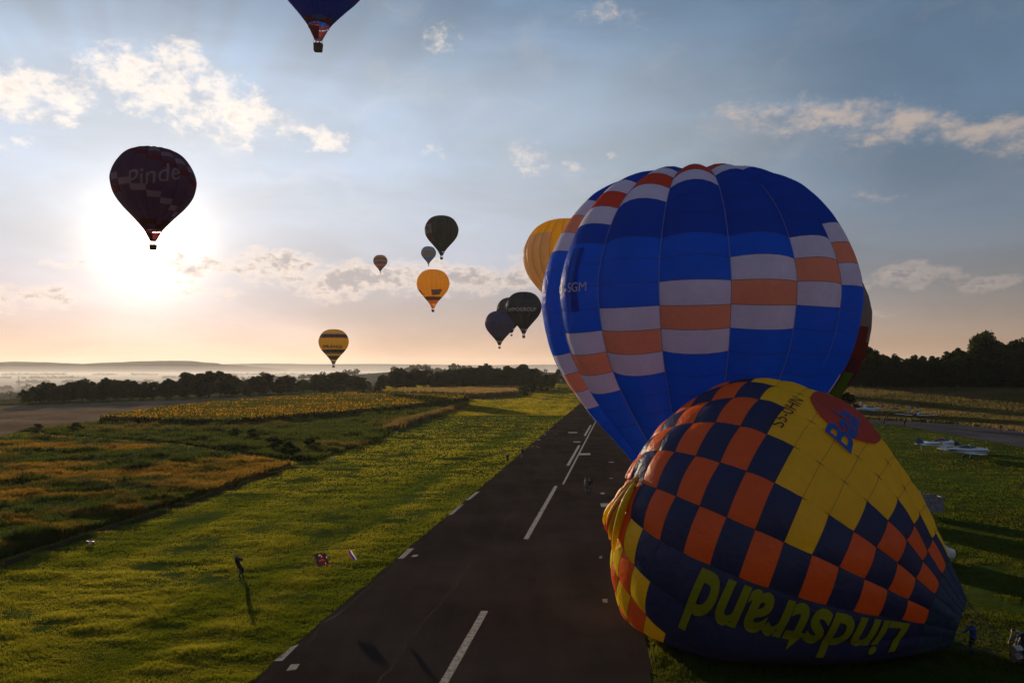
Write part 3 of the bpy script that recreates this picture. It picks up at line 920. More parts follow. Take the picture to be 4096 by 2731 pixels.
def basket(root, top_z, mouth, size=(1.35, 1.1, 1.1), lying=None):
    """wicker basket with padded rim, burner frame and suspension cables; root is at the basket's base"""
    w, d, h = size
    mb = MB(); n = 18; rows = 7
    prof = [(0.0, 0.90)] + [(h * i / rows, 0.93 + 0.07 * i / rows) for i in range(1, rows + 1)]
    for sgn, shrink in ((1, 1.0), (-1, 0.93)):
        vs, fs = [], []
        for z, k in prof:
            for j in range(n):
                t = 2 * math.pi * (j + 0.5) / n
                c, s = math.cos(t), math.sin(t)
                vs.append((math.copysign(abs(c) ** 0.35, c) * w / 2 * k * shrink, math.copysign(abs(s) ** 0.35, s) * d / 2 * k * shrink, z + (0.06 if sgn < 0 and z == 0 else 0)))
        for i in range(len(prof) - 1):
            for j in range(n):
                f = (i * n + j, i * n + (j + 1) % n, (i + 1) * n + (j + 1) % n, (i + 1) * n + j)
                fs.append(f if sgn > 0 else f[::-1])
        fs.append(tuple(range(n))[::-sgn])
        mb.raw(vs, fs)
    bk = mb.build('basket', M_WICKER, root)
    rim = MB()
    pts = []
    for j in range(21):
        t = 2 * math.pi * j / 20
        c, s = math.cos(t), math.sin(t)
        pts.append((math.copysign(abs(c) ** 0.35, c) * w / 2 * 0.99, math.copysign(abs(s) ** 0.35, s) * d / 2 * 0.99, h))
    rim.tube(pts, 0.06, 6, caps=False)
    rim.build('rim_pad', M_DARKCLOTH, bk)
    fr = MB()
    zf = h + 1.05
    for sx in (-1, 1):
        for sy in (-1, 1):
            fr.tube([(sx * w * .46, sy * d * .46, h - .05), (sx * w * .36, sy * d * .36, zf)], 0.03, 6)
    q = [(-w * .36, -d * .36, zf), (w * .36, -d * .36, zf), (w * .36, d * .36, zf), (-w * .36, d * .36, zf), (-w * .36, -d * .36, zf)]
    for i in range(4): fr.tube([q[i], q[i + 1]], 0.03, 6)
    frame = fr.build('burner_frame', M_DARKCLOTH, root)
    bu = MB()
    for sx in (-1, 1):
        bu.tube([(sx * .2, 0, zf - .12), (sx * .2, 0, zf + .4)], [.17, .2], 10)
        bu.tube([(sx * .2, 0, zf - .25), (sx * .2, 0, zf - .12)], .05, 6)
    bu.tube([(-w * .36, 0, zf), (w * .36, 0, zf)], .025, 6)
    bu.build('burner', M_STEEL, frame)
    cb = MB()
    m = len(mouth)
    for i, p in enumerate(mouth):
        corner = q[min(range(4), key=lambda k: (Vector(q[k]).xy.normalized() - Vector(p).xy.normalized()).length)]
        cb.tube([corner, p], 0.022, 4)
    cb.build('suspension_cables', M_CABLE, root)['kind'] = 'stuff'
    return bk

def flying(name, label, wpx, cpx, base_px, N, colf, dist=None, dia=17.5, panels=False, nrows=22, group='hot air balloons in flight', tilt=(0, 0), scoop='night', bulge=0.022, tape=None, spin=0.0, vent=None, size=(1.5, 1.25, 1.15), swf=1.0):
    """a balloon in the air: wpx its width, cpx the x of its middle, base_px the y of the basket's underside in the photograph"""
    D = dist or dia * F / wpx
    R = wpx / 2 / F * D * swf
    base = point_at(cpx, base_px, D)
    root = empty(name, base)
    tag(root, label, 'balloon', group)
    cz = 1.83 * R
    facing = math.atan2(-base.x, base.y) + spin
    env = Envelope((base.x, base.y, base.z + cz), STD, R, N, phi0=-math.pi / N + facing, bulge=bulge)
    dp = 2 * math.pi / N
    edges = np.linspace(0, env.L, nrows + 1)
    mats = {}
    for g in range(N):
        p0 = env.phi0 + dp * g
        if panels:
            for r in range(1, nrows):
                V, Fc, Nn = env.patch(edges[r], edges[r + 1], p0, p0 + dp, 5, 3)
                add('panel', make_mesh('panel', local(V, root), Fc, [FAB[colf(g, r)]], None, True, Nn), root)
        else:
            nv = nrows
            V, Fc, Nn = env.patch(edges[1], env.L, p0, p0 + dp, 5, nv - 1)
            keys = []; mi = []
            for r in range(1, nrows):
                kk = colf(g, r)
                if kk not in keys: keys.append(kk)
                mi += [keys.index(kk)] * 5
            add('gore', make_mesh('gore', local(V, root), Fc, [FAB[x] for x in keys], mi, True, Nn), root)
        tp = ribbon_tube(local(env.meridian(p0, edges[1], env.L, 30), root), 0.022)
        tp.build('load_tape', tape or M_TAPE_DARK, root)
    # crown vent: one round cap
    rr = np.interp(edges[1] * 1.04, env.s, env.r); zz = np.interp(edges[1] * 1.04, env.s, env.z)
    mb = MB(); vs = [(0, 0, cz + env.z[0] - 0.06)]; n = 28
    for j in range(n):
        t = 2 * math.pi * j / n; vs.append((rr * 1.02 * math.cos(t), rr * 1.02 * math.sin(t), cz + zz - 0.04))
    mb.raw(vs, [(0, j + 1, (j + 1) % n + 1) for j in range(n)])
    mb.build('crown_vent', FAB[vent or colf(0, 1)], root, smooth=True)
    # scoop below the mouth, open on one side, hung on short tabs
    rm, zm = env.r[-1], cz + env.z[-1]
    zb, rb = cz - 1.58 * R, 0.075 * R
    vs, fs = [], []
    for i in range(5):
        t = i / 4; z = zm - 0.10 * R * 0.25 + (zb - zm) * t; r = rm * 0.97 + (rb - rm * 0.97) * t
        for j in range(17):
            a = 2 * math.pi * (0.02 + 0.78 * j / 16) + spin
            vs.append((r * math.cos(a), r * math.sin(a), z))
    for i in range(4):
        for j in range(16):
            fs.append((i * 17 + j, i * 17 + j + 1, (i + 1) * 17 + j + 1, (i + 1) * 17 + j))
    sk = add('scoop', make_mesh('scoop', vs, fs, [FAB[scoop]], smooth=True), root)
    tabs = MB()
    for j in range(12):
        a = 2 * math.pi * j / 12
        tabs.box((rm * .985 * math.cos(a), rm * .985 * math.sin(a), zm - 0.015 * R), (0.10, 0.10, 0.04 * R + 0.05))
    tabs.build('scoop_tabs', FAB[scoop], root)['kind'] = 'stuff'
    mouth = [(rm * math.cos(2 * math.pi * (i + .5) / 8), rm * math.sin(2 * math.pi * (i + .5) / 8), zm) for i in range(8)]
    basket(root, zb, mouth, size)
    if tilt != (0, 0):
        # the whole balloon leans: turn it about its basket
        root.rotation_euler = (tilt[0], tilt[1], 0)
    return root, env, edges

# --- the big blue balloon standing behind the lying one
def big_blue():
    D = 61.0
    base = Vector(((2783 - CX) / F * D, D, 0.0))
    root = empty('standing_balloon', base)
    tag(root, 'huge blue balloon with white and orange chequer bands standing on the airfield', 'balloon')
    R = 11.35; cz = 20.35; N = 16
    face = math.atan2(-base.x, base.y)
    phi0 = face + R_(-11.4)
    env = Envelope((base.x, base.y, cz), STD, R, N, phi0=phi0, bulge=0.052, stretch=1.05)
    dp = 2 * math.pi / N
    s_eq = env.s_of_z(0.0) + 0.25
    pitch = 1.5
    js = [j for j in range(-9, 14) if 0.5 < s_eq + j * pitch < env.L - 0.5]
    jmin = -8
    smin = s_eq + jmin * pitch
    pat = ['white', 'orange', 'white', 'blue', 'blue', 'blue', 'blue', 'blue']
    def colour(g, j):
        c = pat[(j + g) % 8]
        if c == 'orange' and j < -4: c = 'red'  # orange is the red band with sun glow painted in on the lower rows
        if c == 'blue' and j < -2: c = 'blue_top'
        return c
    jmax = jmin + 18
    for g in range(N):
        p0 = phi0 + dp * g
        gi = g if g < N // 2 else g - N
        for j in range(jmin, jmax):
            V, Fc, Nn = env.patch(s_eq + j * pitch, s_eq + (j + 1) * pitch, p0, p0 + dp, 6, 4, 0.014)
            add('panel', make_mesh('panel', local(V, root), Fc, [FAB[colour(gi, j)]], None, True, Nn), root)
        tp = ribbon_tube(local(env.meridian(p0, smin, env.L, 44, 0.02), root), 0.028)
        tp.build('load_tape', M_TAPE_PALE, root)
        V, Fc, Nn = env.patch(s_eq + jmax * pitch, env.L, p0, p0 + dp, 6, 8)
        add('mouth_gore', make_mesh('mouth_gore', local(V, root), Fc, [FAB['blue']], None, True, Nn), root)
    for j in range(jmin, jmax + 1):
        tp = ribbon_tube(local(env.ring(s_eq + j * pitch), root), 0.014, 4, True)
        tp.build('seam', M_TAPE_DARK, root)
    # crown: cap of the vent inside the crown ring
    V, Fc, Nn = [], [], []
    for g in range(N):
        a, b, c = env.patch(0.02, smin, phi0 + dp * g, phi0 + dp * (g + 1), 6, 3)
        Fc += (b + len(V) * 1).tolist() if len(V) == 0 else (b + len(V)).tolist()
        V += a.tolist(); Nn += c.tolist()
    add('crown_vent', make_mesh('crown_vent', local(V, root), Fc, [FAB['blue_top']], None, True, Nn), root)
    # dark turning vent in one gore, registration across it
    gphi = phi0 - dp * 1.5
    s0, s1 = s_eq - 1.75 * pitch, s_eq + 1.05 * pitch
    disc_patch(env, root, (s0 + s1) / 2, gphi + 0.03, 0, 0, FAB['blue_top'], 'turning_vent', 0.07, [(-.52, -(s1 - s0) / 2), (.55, -(s1 - s0) / 2), (.42, 0), (.55, (s1 - s0) / 2), (-.52, (s1 - s0) / 2), (-.6, 0)], 'dark turning vent slit')
    lettering(env, root, 'OE-SGM', s_eq + 0.05, gphi + 0.01, 0.82, M_LET_GREY, 'ring', 0, 0.0, 0.11, label='pale grey registration letters')
    mouth = [tuple(local(env.pos(np.array([env.L]), np.array([phi0 + dp * (2 * i + .5)]), np.array([1.0])), root)[0]) for i in range(8)]
    basket(root, 3.0, mouth, (1.9, 1.5, 1.15))
    return root
big_blue()

# --- the chequered balloon lying half inflated on the grass
def lying():
    Cw = np.array([8.07, 49.83, 7.13]); Mw = np.array([22.44, 40.46, 1.78]); R = 8.95
    ax = Cw - Mw; L = np.linalg.norm(ax); ax /= L
    up = np.array([0, 0, 1.0]); ev = up - ax * (up @ ax); ev /= np.linalg.norm(ev)
    ef = np.cross(ev, ax); 
    if ef[1] > 0: ef = -ef
    m, kk = 0.402, 0.016
    prof = [(0, 0), (.3, .012), (.5, .04), (.68, .09), (.84, .17), (.95, .27), (.99, .27 + (m - .27) * .6), (1, m), (.977, m + .1), (.90, m + .2), (.77, m + .3), (.58 + kk, m + .4), (.415 + kk, m + .47), (.14, 1)]
    prof = [(r, -s * L / R) for r, s in prof]
    def deform(P, s, phi):
        P = P.copy()
        # slack cloth gathers into folds where the crown line pulls on it
        rad = np.sin(phi)[..., None] * ev + np.cos(phi)[..., None] * ef
        k = np.exp(-(s / 3.2) ** 2)
        fold = np.sin(phi * 19 + 2.0 * np.sin(phi * 3)) * (0.9 + 0.4 * np.sin(phi * 7 + 1))
        P += (k * fold * np.minimum(s, 1.5) * 0.13)[..., None] * rad
        P += (k * 0.75)[..., None] * np.array([-0.75, 0.1, 0.45]) * np.clip(1.2 - s / 4, 0, 1)[..., None]
        w2 = np.exp(-((s - 5.4) / 1.5) ** 2) * np.exp(-((phi - 0.05) / 0.42) ** 2)
        P += (w2 * (0.30 * np.abs(np.sin((s - phi * 1.4) * 3.6)) + 0.18))[..., None] * (rad * 0.8 + ax * 0.6)
        # long soft dents in the half full envelope
        dn = 0.17 * np.sin(phi * 5 + s * 0.35) * np.sin(s * 0.42 + 1.0) + 0.05 * np.sin(phi * 13 + 1.3 * np.sin(s * 0.5)) * np.sin(s * 0.9 + phi * 2)
        P += (dn * np.minimum(1, s / 3))[..., None] * (np.sin(phi)[..., None] * ev + np.cos(phi)[..., None] * ef)
        z = P[..., 2]; fl, so = 0.06, 1.2
        P[..., 2] = np.where(z < fl + so, fl + so * np.exp((np.minimum(z, fl + so) - fl - so) / so), z)
        return P
    N = 23; dp = 2 * math.pi / N
    base = Vector((15.0, 44.0, 0.0))
    root = empty('lying_balloon', base)
    tag(root, 'half inflated balloon in orange, navy and yellow chequers lying on the grass', 'balloon')
    env = Envelope(Cw, prof, R, N, phi0=R_(26.2) - dp / 2, bulge=0.014, ex=ev, ef=ef, ax=ax, deform=deform)
    edges = np.array([0.75 + 1.4 * i for i in range(19)] + [env.L])
    nr = len(edges) - 1
    def colour(q, r):
        if r >= nr - 2: return 'y_mouth'
        if q >= 0 and abs(r - 11) <= q: return 'y_yellow'
        if -10 <= q <= -2:
            if r < 4 - q: return 'y_yellow' if (q + r) % 2 else 'y_orange'
            return 'y_navy'
        return 'y_orange' if (q + r) % 2 else 'y_navy'
    rest = {}
    for gq in range(N):
        q = gq if gq <= 11 else gq - N
        p0 = env.phi0 + dp * gq
        seen = -5 <= q <= 6
        for r in range(nr):
            V, Fc, Nn = env.patch(edges[r], edges[r + 1], p0, p0 + dp, 7, 5, 0.04 if r < nr - 2 else 0)
            ck = colour(q, r)
            if seen:
                add('panel', make_mesh('panel', local(V, root), Fc, [FAB[ck]], None, True, Nn), root)
            else:
                a = rest.setdefault(ck, ([], [], [])); o = len(a[0])
                a[0].extend(local(V, root).tolist()); a[1].extend((Fc + o).tolist()); a[2].extend(Nn.tolist())
        tp = ribbon_tube(local(env.meridian(p0, edges[0], env.L, 50, 0.012), root), 0.018)
        tp.build('load_tape', M_TAPE_DARK, root)
    for ck, (V, Fc, Nn) in rest.items():
        add('far_side_panels', make_mesh('far_side_panels', V, Fc, [FAB[ck]], None, True, Nn), root)['kind'] = 'stuff'
    for r in range(1, nr):
        ribbon_tube(local(env.ring(edges[r], 7), root), 0.010, 4, True).build('seam', M_TAPE_DARK, root)
    # crown ring cap
    V, Fc, Nn = [], [], []
    for g in range(N):
        a, b, c = env.patch(0.0, edges[0], env.phi0 + dp * g, env.phi0 + dp * (g + 1), 4, 2)
        Fc += (b + len(V)).tolist(); V += a.tolist(); Nn += c.tolist()
    add('crown_cap', make_mesh('crown_cap', local(V, root), Fc, [FAB['y_yellow']], None, True, Nn), root)
    lettering(env, root, 'Lindstrand', 18.35, R_(-8.5), 3.8, M_LET_OLIVE, 'axis', 0.22, 0.028, 0.11, flip=1, stretch=0.66, label='olive yellow lettering printed on navy cloth')
    lettering(env, root, 'S5-OHN', 13.6, R_(63.6), 0.9, M_LET_BLACK, 'ring', 0, 0.0, 0.10, flip=1, label='black registration letters')
    disc_patch(env, root, 15.9, R_(84.5), 2.05, 2.45, M_DISC_RED, 'emblem', 0.09, None, 'dull red oval emblem')
    lettering(env, root, 'Bala', 16.2, R_(72.5), 2.1, M_LET_BLUE, 'ring', 0.3, 0.022, 0.13, flip=1, rot=0.16, label='blue script letters over the red emblem')
    # slack cloth gathered into hanging folds below the crown ring
    for i in range(7):
        t = np.linspace(0, 1, 16)
        s_end = 4.9 + 0.36 * i
        ss = 7.5 + (s_end - 7.5) * t ** 0.8; pp = np.radians(18 - 34 * t + 2.0 * np.sin(t * 5 + i))
        pth = local(env.pos(ss, pp, np.zeros(16), 0.10 + 0.10 * np.sin(math.pi * t)), root)
        MB().tube([tuple(q) for q in pth], [0.05 + 0.17 * math.sin(math.pi * min(1, 0.08 + 0.92 * u)) ** 0.7 for u in t], 8).build('cloth_fold', FAB['y_yellow'] if i % 2 == 0 else FAB['y_orange'], root, smooth=True)
    # suspension cables run from the mouth to the burner frame on the ground
    cb = MB()
    ring = local(env.pos(np.full(N, env.L), env.phi0 + dp * np.arange(N), np.ones(N)), root)
    tgt = local(np.array([[24.3, 39.9, 0.9]]), root)[0]
    for i, p in enumerate(ring):
        a = 2 * math.pi * i / N
        cb.tube([tuple(p), (tgt[0], tgt[1] + 0.45 * math.cos(a), tgt[2] + 0.45 * math.sin(a))], 0.010, 4)
    cb.build('suspension_cables', M_CABLE, root)['kind'] = 'stuff'
    crown = env.pos(np.array([0.05]), np.array([0.0]), np.array([1.0]))[0]
    return root, env, Vector(crown)
LYING, LY_ENV, LY_CROWN = lying()

# --- a second standing balloon, mostly hidden behind the blue one
def rainbow_behind():
    D = 92.0
    base = Vector(((3030 - CX) / F * D, D, 0.0))
    root = empty('standing_balloon', base)
    tag(root, 'beige, red and green striped balloon mostly hidden behind the huge blue balloon', 'balloon')
    R = 415 / F * D * 0.985; cz = CAMH - (1255 - 1460) / F * D
    env = Envelope((base.x, base.y, cz), STD, R, 20, phi0=0.1, bulge=0.03, stretch=(cz - 3.2) / (1.33 * R))
    dp = 2 * math.pi / 20
    rows = 22; ed = np.linspace(0, env.L, rows + 1)
    band = ['grey'] * 11 + ['maroon', 'maroon', 'plum', 'green', 'green', 'green', 'sprangl', 'amber', 'amber', 'maroon', 'maroon']
    for g in range(20):
        p0 = env.phi0 + dp * g
        V, Fc, Nn = env.patch(0.02, env.L, p0, p0 + dp, 5, rows)
        keys, mi = [], []
        for r in range(rows):
            kk = band[max(0, min(rows - 1, r - (g % 2)))]
            if kk not in keys: keys.append(kk)
            mi += [keys.index(kk)] * 5
        add('gore', make_mesh('gore', local(V, root), Fc, [FAB[x] for x in keys], mi, True, Nn), root)
        ribbon_tube(local(env.meridian(p0, 0.3, env.L, 30), root), 0.02).build('load_tape', M_TAPE_DARK, root)
    mouth = [(env.r[-1] * math.cos(a), env.r[-1] * math.sin(a), cz + env.z[-1]) for a in [2 * math.pi * (i + .5) / 8 for i in range(8)]]
    basket(root, 3.0, mouth, (1.6, 1.3, 1.15))
rainbow_behind()

# --- balloons in the air
def col_sun(g, r):
    d = (r - (g * 1 if g < 9 else g - 16)) % 9
    if r > 16 and (r + g) % 3: return 'brown'
    if (r - g) % 8 == 4 and 3 < r < 17: return 'violet_pale'
    if (r - g) % 8 == 6 and r < 12: return 'maroon'
    return 'violet'
b_sun, e, ed = flying('hot_air_balloon', 'dark violet chequered balloon right above the rising sun', 318, 612, 1000, 16, col_sun, panels=True, nrows=19, scoop='maroon', bulge=0.03, swf=0.98)
lettering(e, b_sun, 'Pinde', e.s_of_z(-0.12 * e.R), e.phi0 + math.pi / 16 - 0.06, 5.2, M_LET_MAUVE, 'ring', 0.35, 0.0, 0.06, rot=0.28, label='faded script lettering')

b_top, e, ed = flying('hot_air_balloon', 'royal blue balloon with red mouth band and blue oval badge cut by the frame', 415, 1272, 206, 24, lambda g, r: 'maroon' if r >= 23 else (('maroon', 'brown', 'grey', 'top_blue')[(g * 7 + r * 3) % 4] if r in (14, 15, 16, 17) else 'top_blue'), nrows=24, scoop='maroon', bulge=0.02, tilt=(0, R_(1.5)))
lettering(e, b_top, 'MIA MOZART', e.s_of_z(-0.88 * e.R), e.phi0 + math.pi / 24, 0.8, M_LET_RED, 'ring', 0, 0.0, 0.06, stretch=1.25, label='faint dark red lettering')
disc_patch(e, b_top, e.s_of_z(-1.255 * e.R), e.phi0 + math.pi / 24, 0.42, 1.15, FAB['sky'], 'badge', 0.03)

b_or, e, ed = flying('hot_air_balloon', 'small rust red and amber striped balloon with dark lettering band', 56, 1521, 1093, 20, lambda g, r: ['rust', 'rust', 'rust', 'rust', 'rust', 'rust', 'amber', 'amber', 'night_mid', 'grey', 'grey', 'grey', 'grey', 'night_mid', 'rust', 'rust', 'rust', 'rust', 'night', 'grey', 'night', 'night'][r], scoop='night')
lettering(e, b_or, 'signofon', e.s_of_z(-0.36 * e.R), e.phi0 + math.pi / 20 + 0.12, 3.2, M_LET_BLACK, 'ring', 0, 0.0, 0.12)

b_sk, e, ed = flying('hot_air_balloon', 'small sky blue balloon with pale cloud pattern beside the bottle green one', 60, 1714, 1064, 20, lambda g, r: 'sky' if r < 6 or r > 15 else ('cloud' if (g + r) % 2 and r < 9 else ('sky' if r < 8 else 'grey')), scoop='night_mid')

def col_green(g, r):
    gg = g if g <= 12 else g - 24
    if -5 <= gg <= -3:
        if 5 <= r <= 8: return 'maroon'
        if 9 <= r <= 12: return 'grey' if gg != -4 or r != 10 else 'maroon'
        if 13 <= r <= 16: return 'maroon'
    return 'dark_green'
b_gr, e, ed = flying('hot_air_balloon', 'bottle green balloon with a red and white crest on its side', 134, 1766, 1038, 24, col_green, nrows=22, scoop='dark_green')

b_ye, e, ed = flying('hot_air_balloon', 'golden yellow balloon with a white panel and brown mouth band', 130, 1732, 1248, 20, lambda g, r: ('amber' if r < 4 else 'gold') if r < 18 else ('brown' if r < 20 else 'amber'), nrows=22, scoop='amber')
disc_patch(e, b_ye, e.s_of_z(-0.66 * e.R), e.phi0 + math.pi / 20 + 0.25, 0, 0, FAB['grey'], 'white_panel', 0.06, [(-2.4, -1.9), (2.5, -1.5), (2.7, 2.0), (-2.5, 1.7)])
disc_patch(e, b_ye, e.s_of_z(-0.40 * e.R), e.phi0 + math.pi / 20 - 1.15, 0, 0, FAB['brown'], 'brown_patch', 0.06, [(-2.0, 2.0), (1.4, -3.0), (2.4, -4.2), (0.6, -4.4), (-2.0, -1.0)])

b_sp, e, ed = flying('hot_air_balloon', 'lemon yellow balloon with blue bands floating low over the hedgerow', 117, 1334, 1470, 20, lambda g, r: ['sprangl', 'sprangl', 'sprangl', 'sprangl', 'sprangl', 'sprangl', 'beige', 'night_mid', 'plum', 'sprangl', 'sprangl', 'sprangl', 'sprangl', 'sprangl', 'sprangl', 'night_mid', 'indigo', 'grey', 'sprangl', 'brown', 'brown', 'brown'][r], nrows=22, scoop='brown')
lettering(e, b_sp, 'SPRANGL', e.s_of_z(-0.42 * e.R), e.phi0 + math.pi / 20 - 0.13, 2.6, M_LET_BLACK, 'ring', 0.25, 0.03, 0.08, stretch=1.15, label='bold black brand lettering')

b_hy, e, ed = flying('hot_air_balloon', 'night blue balloon with HYPOGROUP in pale letters', 141, 2095, 1352, 24, lambda g, r: 'night_mid' if 8 <= r <= 10 else 'night', nrows=22, scoop='night')
lettering(e, b_hy, 'HYPOGROUP', e.s_of_z(-0.26 * e.R), e.phi0 + math.pi / 24 - 0.13, 2.5, M_LET_GREY, 'ring', 0.0, 0.03, 0.08, stretch=1.0, label='pale grey brand lettering')

b_in, e, ed = flying('hot_air_balloon', 'plain indigo balloon with dark mouth band overlapping the night blue one', 115, 1998, 1394, 24, lambda g, r: 'indigo' if r < 19 else 'night', nrows=22, scoop='night')
b_bk, e, ed = flying('hot_air_balloon', 'slate and night blue balloon peeping out behind two darker balloons', 118, 2046, 1344, 24, lambda g, r: 'night' if r < 7 or r > 9 else 'night_mid', nrows=22, scoop='night', dist=560)
b_go, e, ed = flying('hot_air_balloon', 'gold balloon with a large beige oval half hidden behind the huge blue balloon', 345, 2268, 1330, 24, lambda g, r: 'brown' if r < 3 else ('gold' if r < 8 or g in (0, 1, 2, 23) and r < 12 else 'beige'), panels=False, nrows=24, scoop='amber', bulge=0.03)

# ------------------------------------------------------------------ trees
def crown_mesh(name, h, spread, seed, nclump, per, leaf, tint, trunk_frac=0.2, conical=0.0):
    rg = np.random.default_rng(seed)
    V = []; T = []
    cl = []
    for i in range(nclump):
        z = trunk_frac + (1 - trunk_frac) * (i + 0.5) / nclump
        env_r = math.sin(math.pi * min(1, max(0.05, (z - trunk_frac * 0.5) / (1.02 - trunk_frac * 0.5))) ** (0.8)) ** 0.65
        if conical: env_r = env_r * (1 - conical) + conical * (1.05 - z)
        a = rg.random() * 2 * math.pi
        rr = spread * env_r * (0.15 + 0.95 * rg.random() ** 0.6)
        cl.append((math.cos(a) * rr, math.sin(a) * rr, z * h * (0.93 + 0.12 * rg.random()), (0.15 + 0.20 * rg.random()) * spread * (0.65 + 0.5 * env_r)))
    cl.append((0.2 * spread, 0, h * 0.92, 0.30 * spread)); cl.append((-0.22 * spread, 0.15 * spread, h * 0.88, 0.32 * spread)); cl.append((0, -0.2 * spread, h * 0.84, 0.36 * spread))
    for cx_, cy_, cz_, cr in cl:
        n = int(per * (0.6 + 0.8 * rg.random()))
        d = rg.normal(size=(n, 3)); d /= np.linalg.norm(d, axis=1, keepdims=True)
        rad = cr * (0.45 + 0.75 * rg.random(n) ** 0.5)[:, None]
        c = np.array([cx_, cy_, cz_]) + d * rad * np.array([1, 1, 0.78])
        nn = d + rg.normal(size=(n, 3)) * 0.7; nn /= np.linalg.norm(nn, axis=1, keepdims=True)
        t1 = np.cross(nn, rg.normal(size=(n, 3))); t1 /= np.linalg.norm(t1, axis=1, keepdims=True)
        t2 = np.cross(nn, t1)
        sz = (leaf * (0.6 + 0.9 * rg.random(n)))[:, None]
        q = np.stack([c - t1 * sz, c - t2 * sz * 0.55, c + t1 * sz, c + t2 * sz * 0.55], 1)
        V.append(q.reshape(-1, 3))
        col = np.array(tint) * (0.65 + 0.7 * rg.random((n, 1))) * (0.85 + 0.3 * rg.random())
        T.append(np.repeat(col, 4, 0))
    V = np.vstack(V); T = np.vstack(T)
    Fc = np.arange(len(V)).reshape(-1, 4)
    return big_mesh(name, V, Fc, 4, [M_LEAF], T), cl
def trunk_mesh(name, h, cl, seed, rad):
    rg = random.Random(seed)
    mb = MB()
    top = h * 0.8
    pts = [(0, 0, -0.4), (0.05, 0.02, h * .2), (rg.uniform(-.15, .15), rg.uniform(-.15, .15), h * .45), (rg.uniform(-.3, .3), rg.uniform(-.3, .3), top)]
    mb.tube(pts, [rad, rad * .8, rad * .55, rad * .2], 7)
    for c in rg.sample(cl, min(len(cl), 9)):
        z0 = max(h * .15, c[2] - h * rg.uniform(.15, .3))
        mb.tube([(0, 0, z0), (c[0] * .5, c[1] * .5, (z0 + c[2]) / 2 - .1), (c[0], c[1], c[2])], [rad * .42, rad * .26, rad * .1], 5)
    me = make_mesh(name, mb.v, mb.f, [M_BARK], mb.m)
    return me
PROTO = []
for i in range(9):
    tints = [(0.030, 0.042, 0.012), (0.036, 0.050, 0.013), (0.026, 0.036, 0.012), (0.042, 0.050, 0.015)]
    h = 11.0
    cm, cl = crown_mesh('crown', h, [3.1, 3.8, 2.6, 3.4, 4.2, 2.9, 3.3, 2.4, 3.6][i], 40 + i, 34, 75, 0.34, tints[i % 4], [0.16, 0.22, 0.12, 0.3, 0.18, 0.1, 0.26, 0.12, 0.2][i], conical=0.35 if i in (2, 7) else 0.0)
    PROTO.append((cm, trunk_mesh('trunk', h, cl, i, 0.22)))
BUSH = []
for i in range(3):
    cm, cl = crown_mesh('crown', 4.0, 2.3, 90 + i, 14, 230, 0.20, (0.032, 0.044, 0.013), 0.02)
    BUSH.append((cm, trunk_mesh('trunk', 4.0, cl, 50 + i, 0.09)))
SIZES = {
    'trees in the long row': (7.2, 10.6, ('low tree filling a gap in the long row beyond the ploughed field', 'middling dark tree in the long row beyond the ploughed field', 'tall spreading tree standing above the long row beyond the ploughed field')),
    'trees in the copse': (10.0, 13.4, ('low tree at the edge of the dense copse behind the maize', 'leafy tree in the dense copse behind the maize', 'tall tree rising above the dense copse behind the maize')),
    'trees in the tall wood': (12.5, 17.5, ('shorter tree at the front of the wood across the dry field', 'tall dark tree in the wood across the dry field', 'tallest round-topped tree of the wood across the dry field')),
}
def tree(x, y, h, label, group, proto=None, bush=False, name='tree', wide=1.0):
    pr = random.choice(BUSH if bush else PROTO) if proto is None else PROTO[proto]
    hh = 4.0 if bush else 11.0
    z = float(height(x, y)) - 0.1
    r = empty(name, (x, y, z), random.uniform(0, 6.28))
    s = h / hh
    r.scale = (s * wide * random.uniform(0.9, 1.12), s * wide * random.uniform(0.9, 1.12), s)
    if not bush and group in SIZES:
        lo, hi, names = SIZES[group]
        label = names[0] if h < lo else (names[2] if h > hi else names[1])
    tag(r, label, 'bush' if bush else 'tree', group)
    add('trunk', pr[1], r); add('crown', pr[0], r)
    return r
# the long row beyond the ploughed field
L_ROW = 'dark leafy tree in the long row beyond the ploughed field'
tops = [(120, 1590), (150, 1568), (185, 1541), (250, 1538), (290, 1526), (360, 1534), (440, 1526), (545, 1530), (660, 1514), (730, 1512), (780, 1492), (830, 1489), (885, 1501), (950, 1506), (1000, 1508), (1055, 1491), (1100, 1508), (1200, 1510), (1300, 1506), (1350, 1490), (1440, 1512), (1480, 1520), (1520, 1495), (1580, 1488)]
def top_at(px): return float(np.interp(px, [t[0] for t in tops], [t[1] for t in tops]))
px = 185.0
while px < 1545:
    by = float(np.interp(px, [180, 545, 782, 1000, 1300, 1560], [1613, 1602, 1593, 1585, 1572, 1560]))
    for _ in range(2):
        p = ground_at(px + random.uniform(-18, 18), by - random.uniform(0, 6))
        h = (by - top_at(px)) / F * p.y * random.uniform(0.80, 1.10)
        if 960 < px < 985 or 1490 < px < 1530: h *= 0.55
        tree(p.x, p.y, max(4.5, h), L_ROW, 'trees in the long row', wide=1.5)
    px += random.uniform(28, 46)
for a, b, h in ((95, 1618, 5.5), (130, 1617, 6.5), (160, 1616, 6.0)):
    p = ground_at(a, b); tree(p.x, p.y, h, 'lone small tree off the end of the long row', 'small trees at the end of the row')
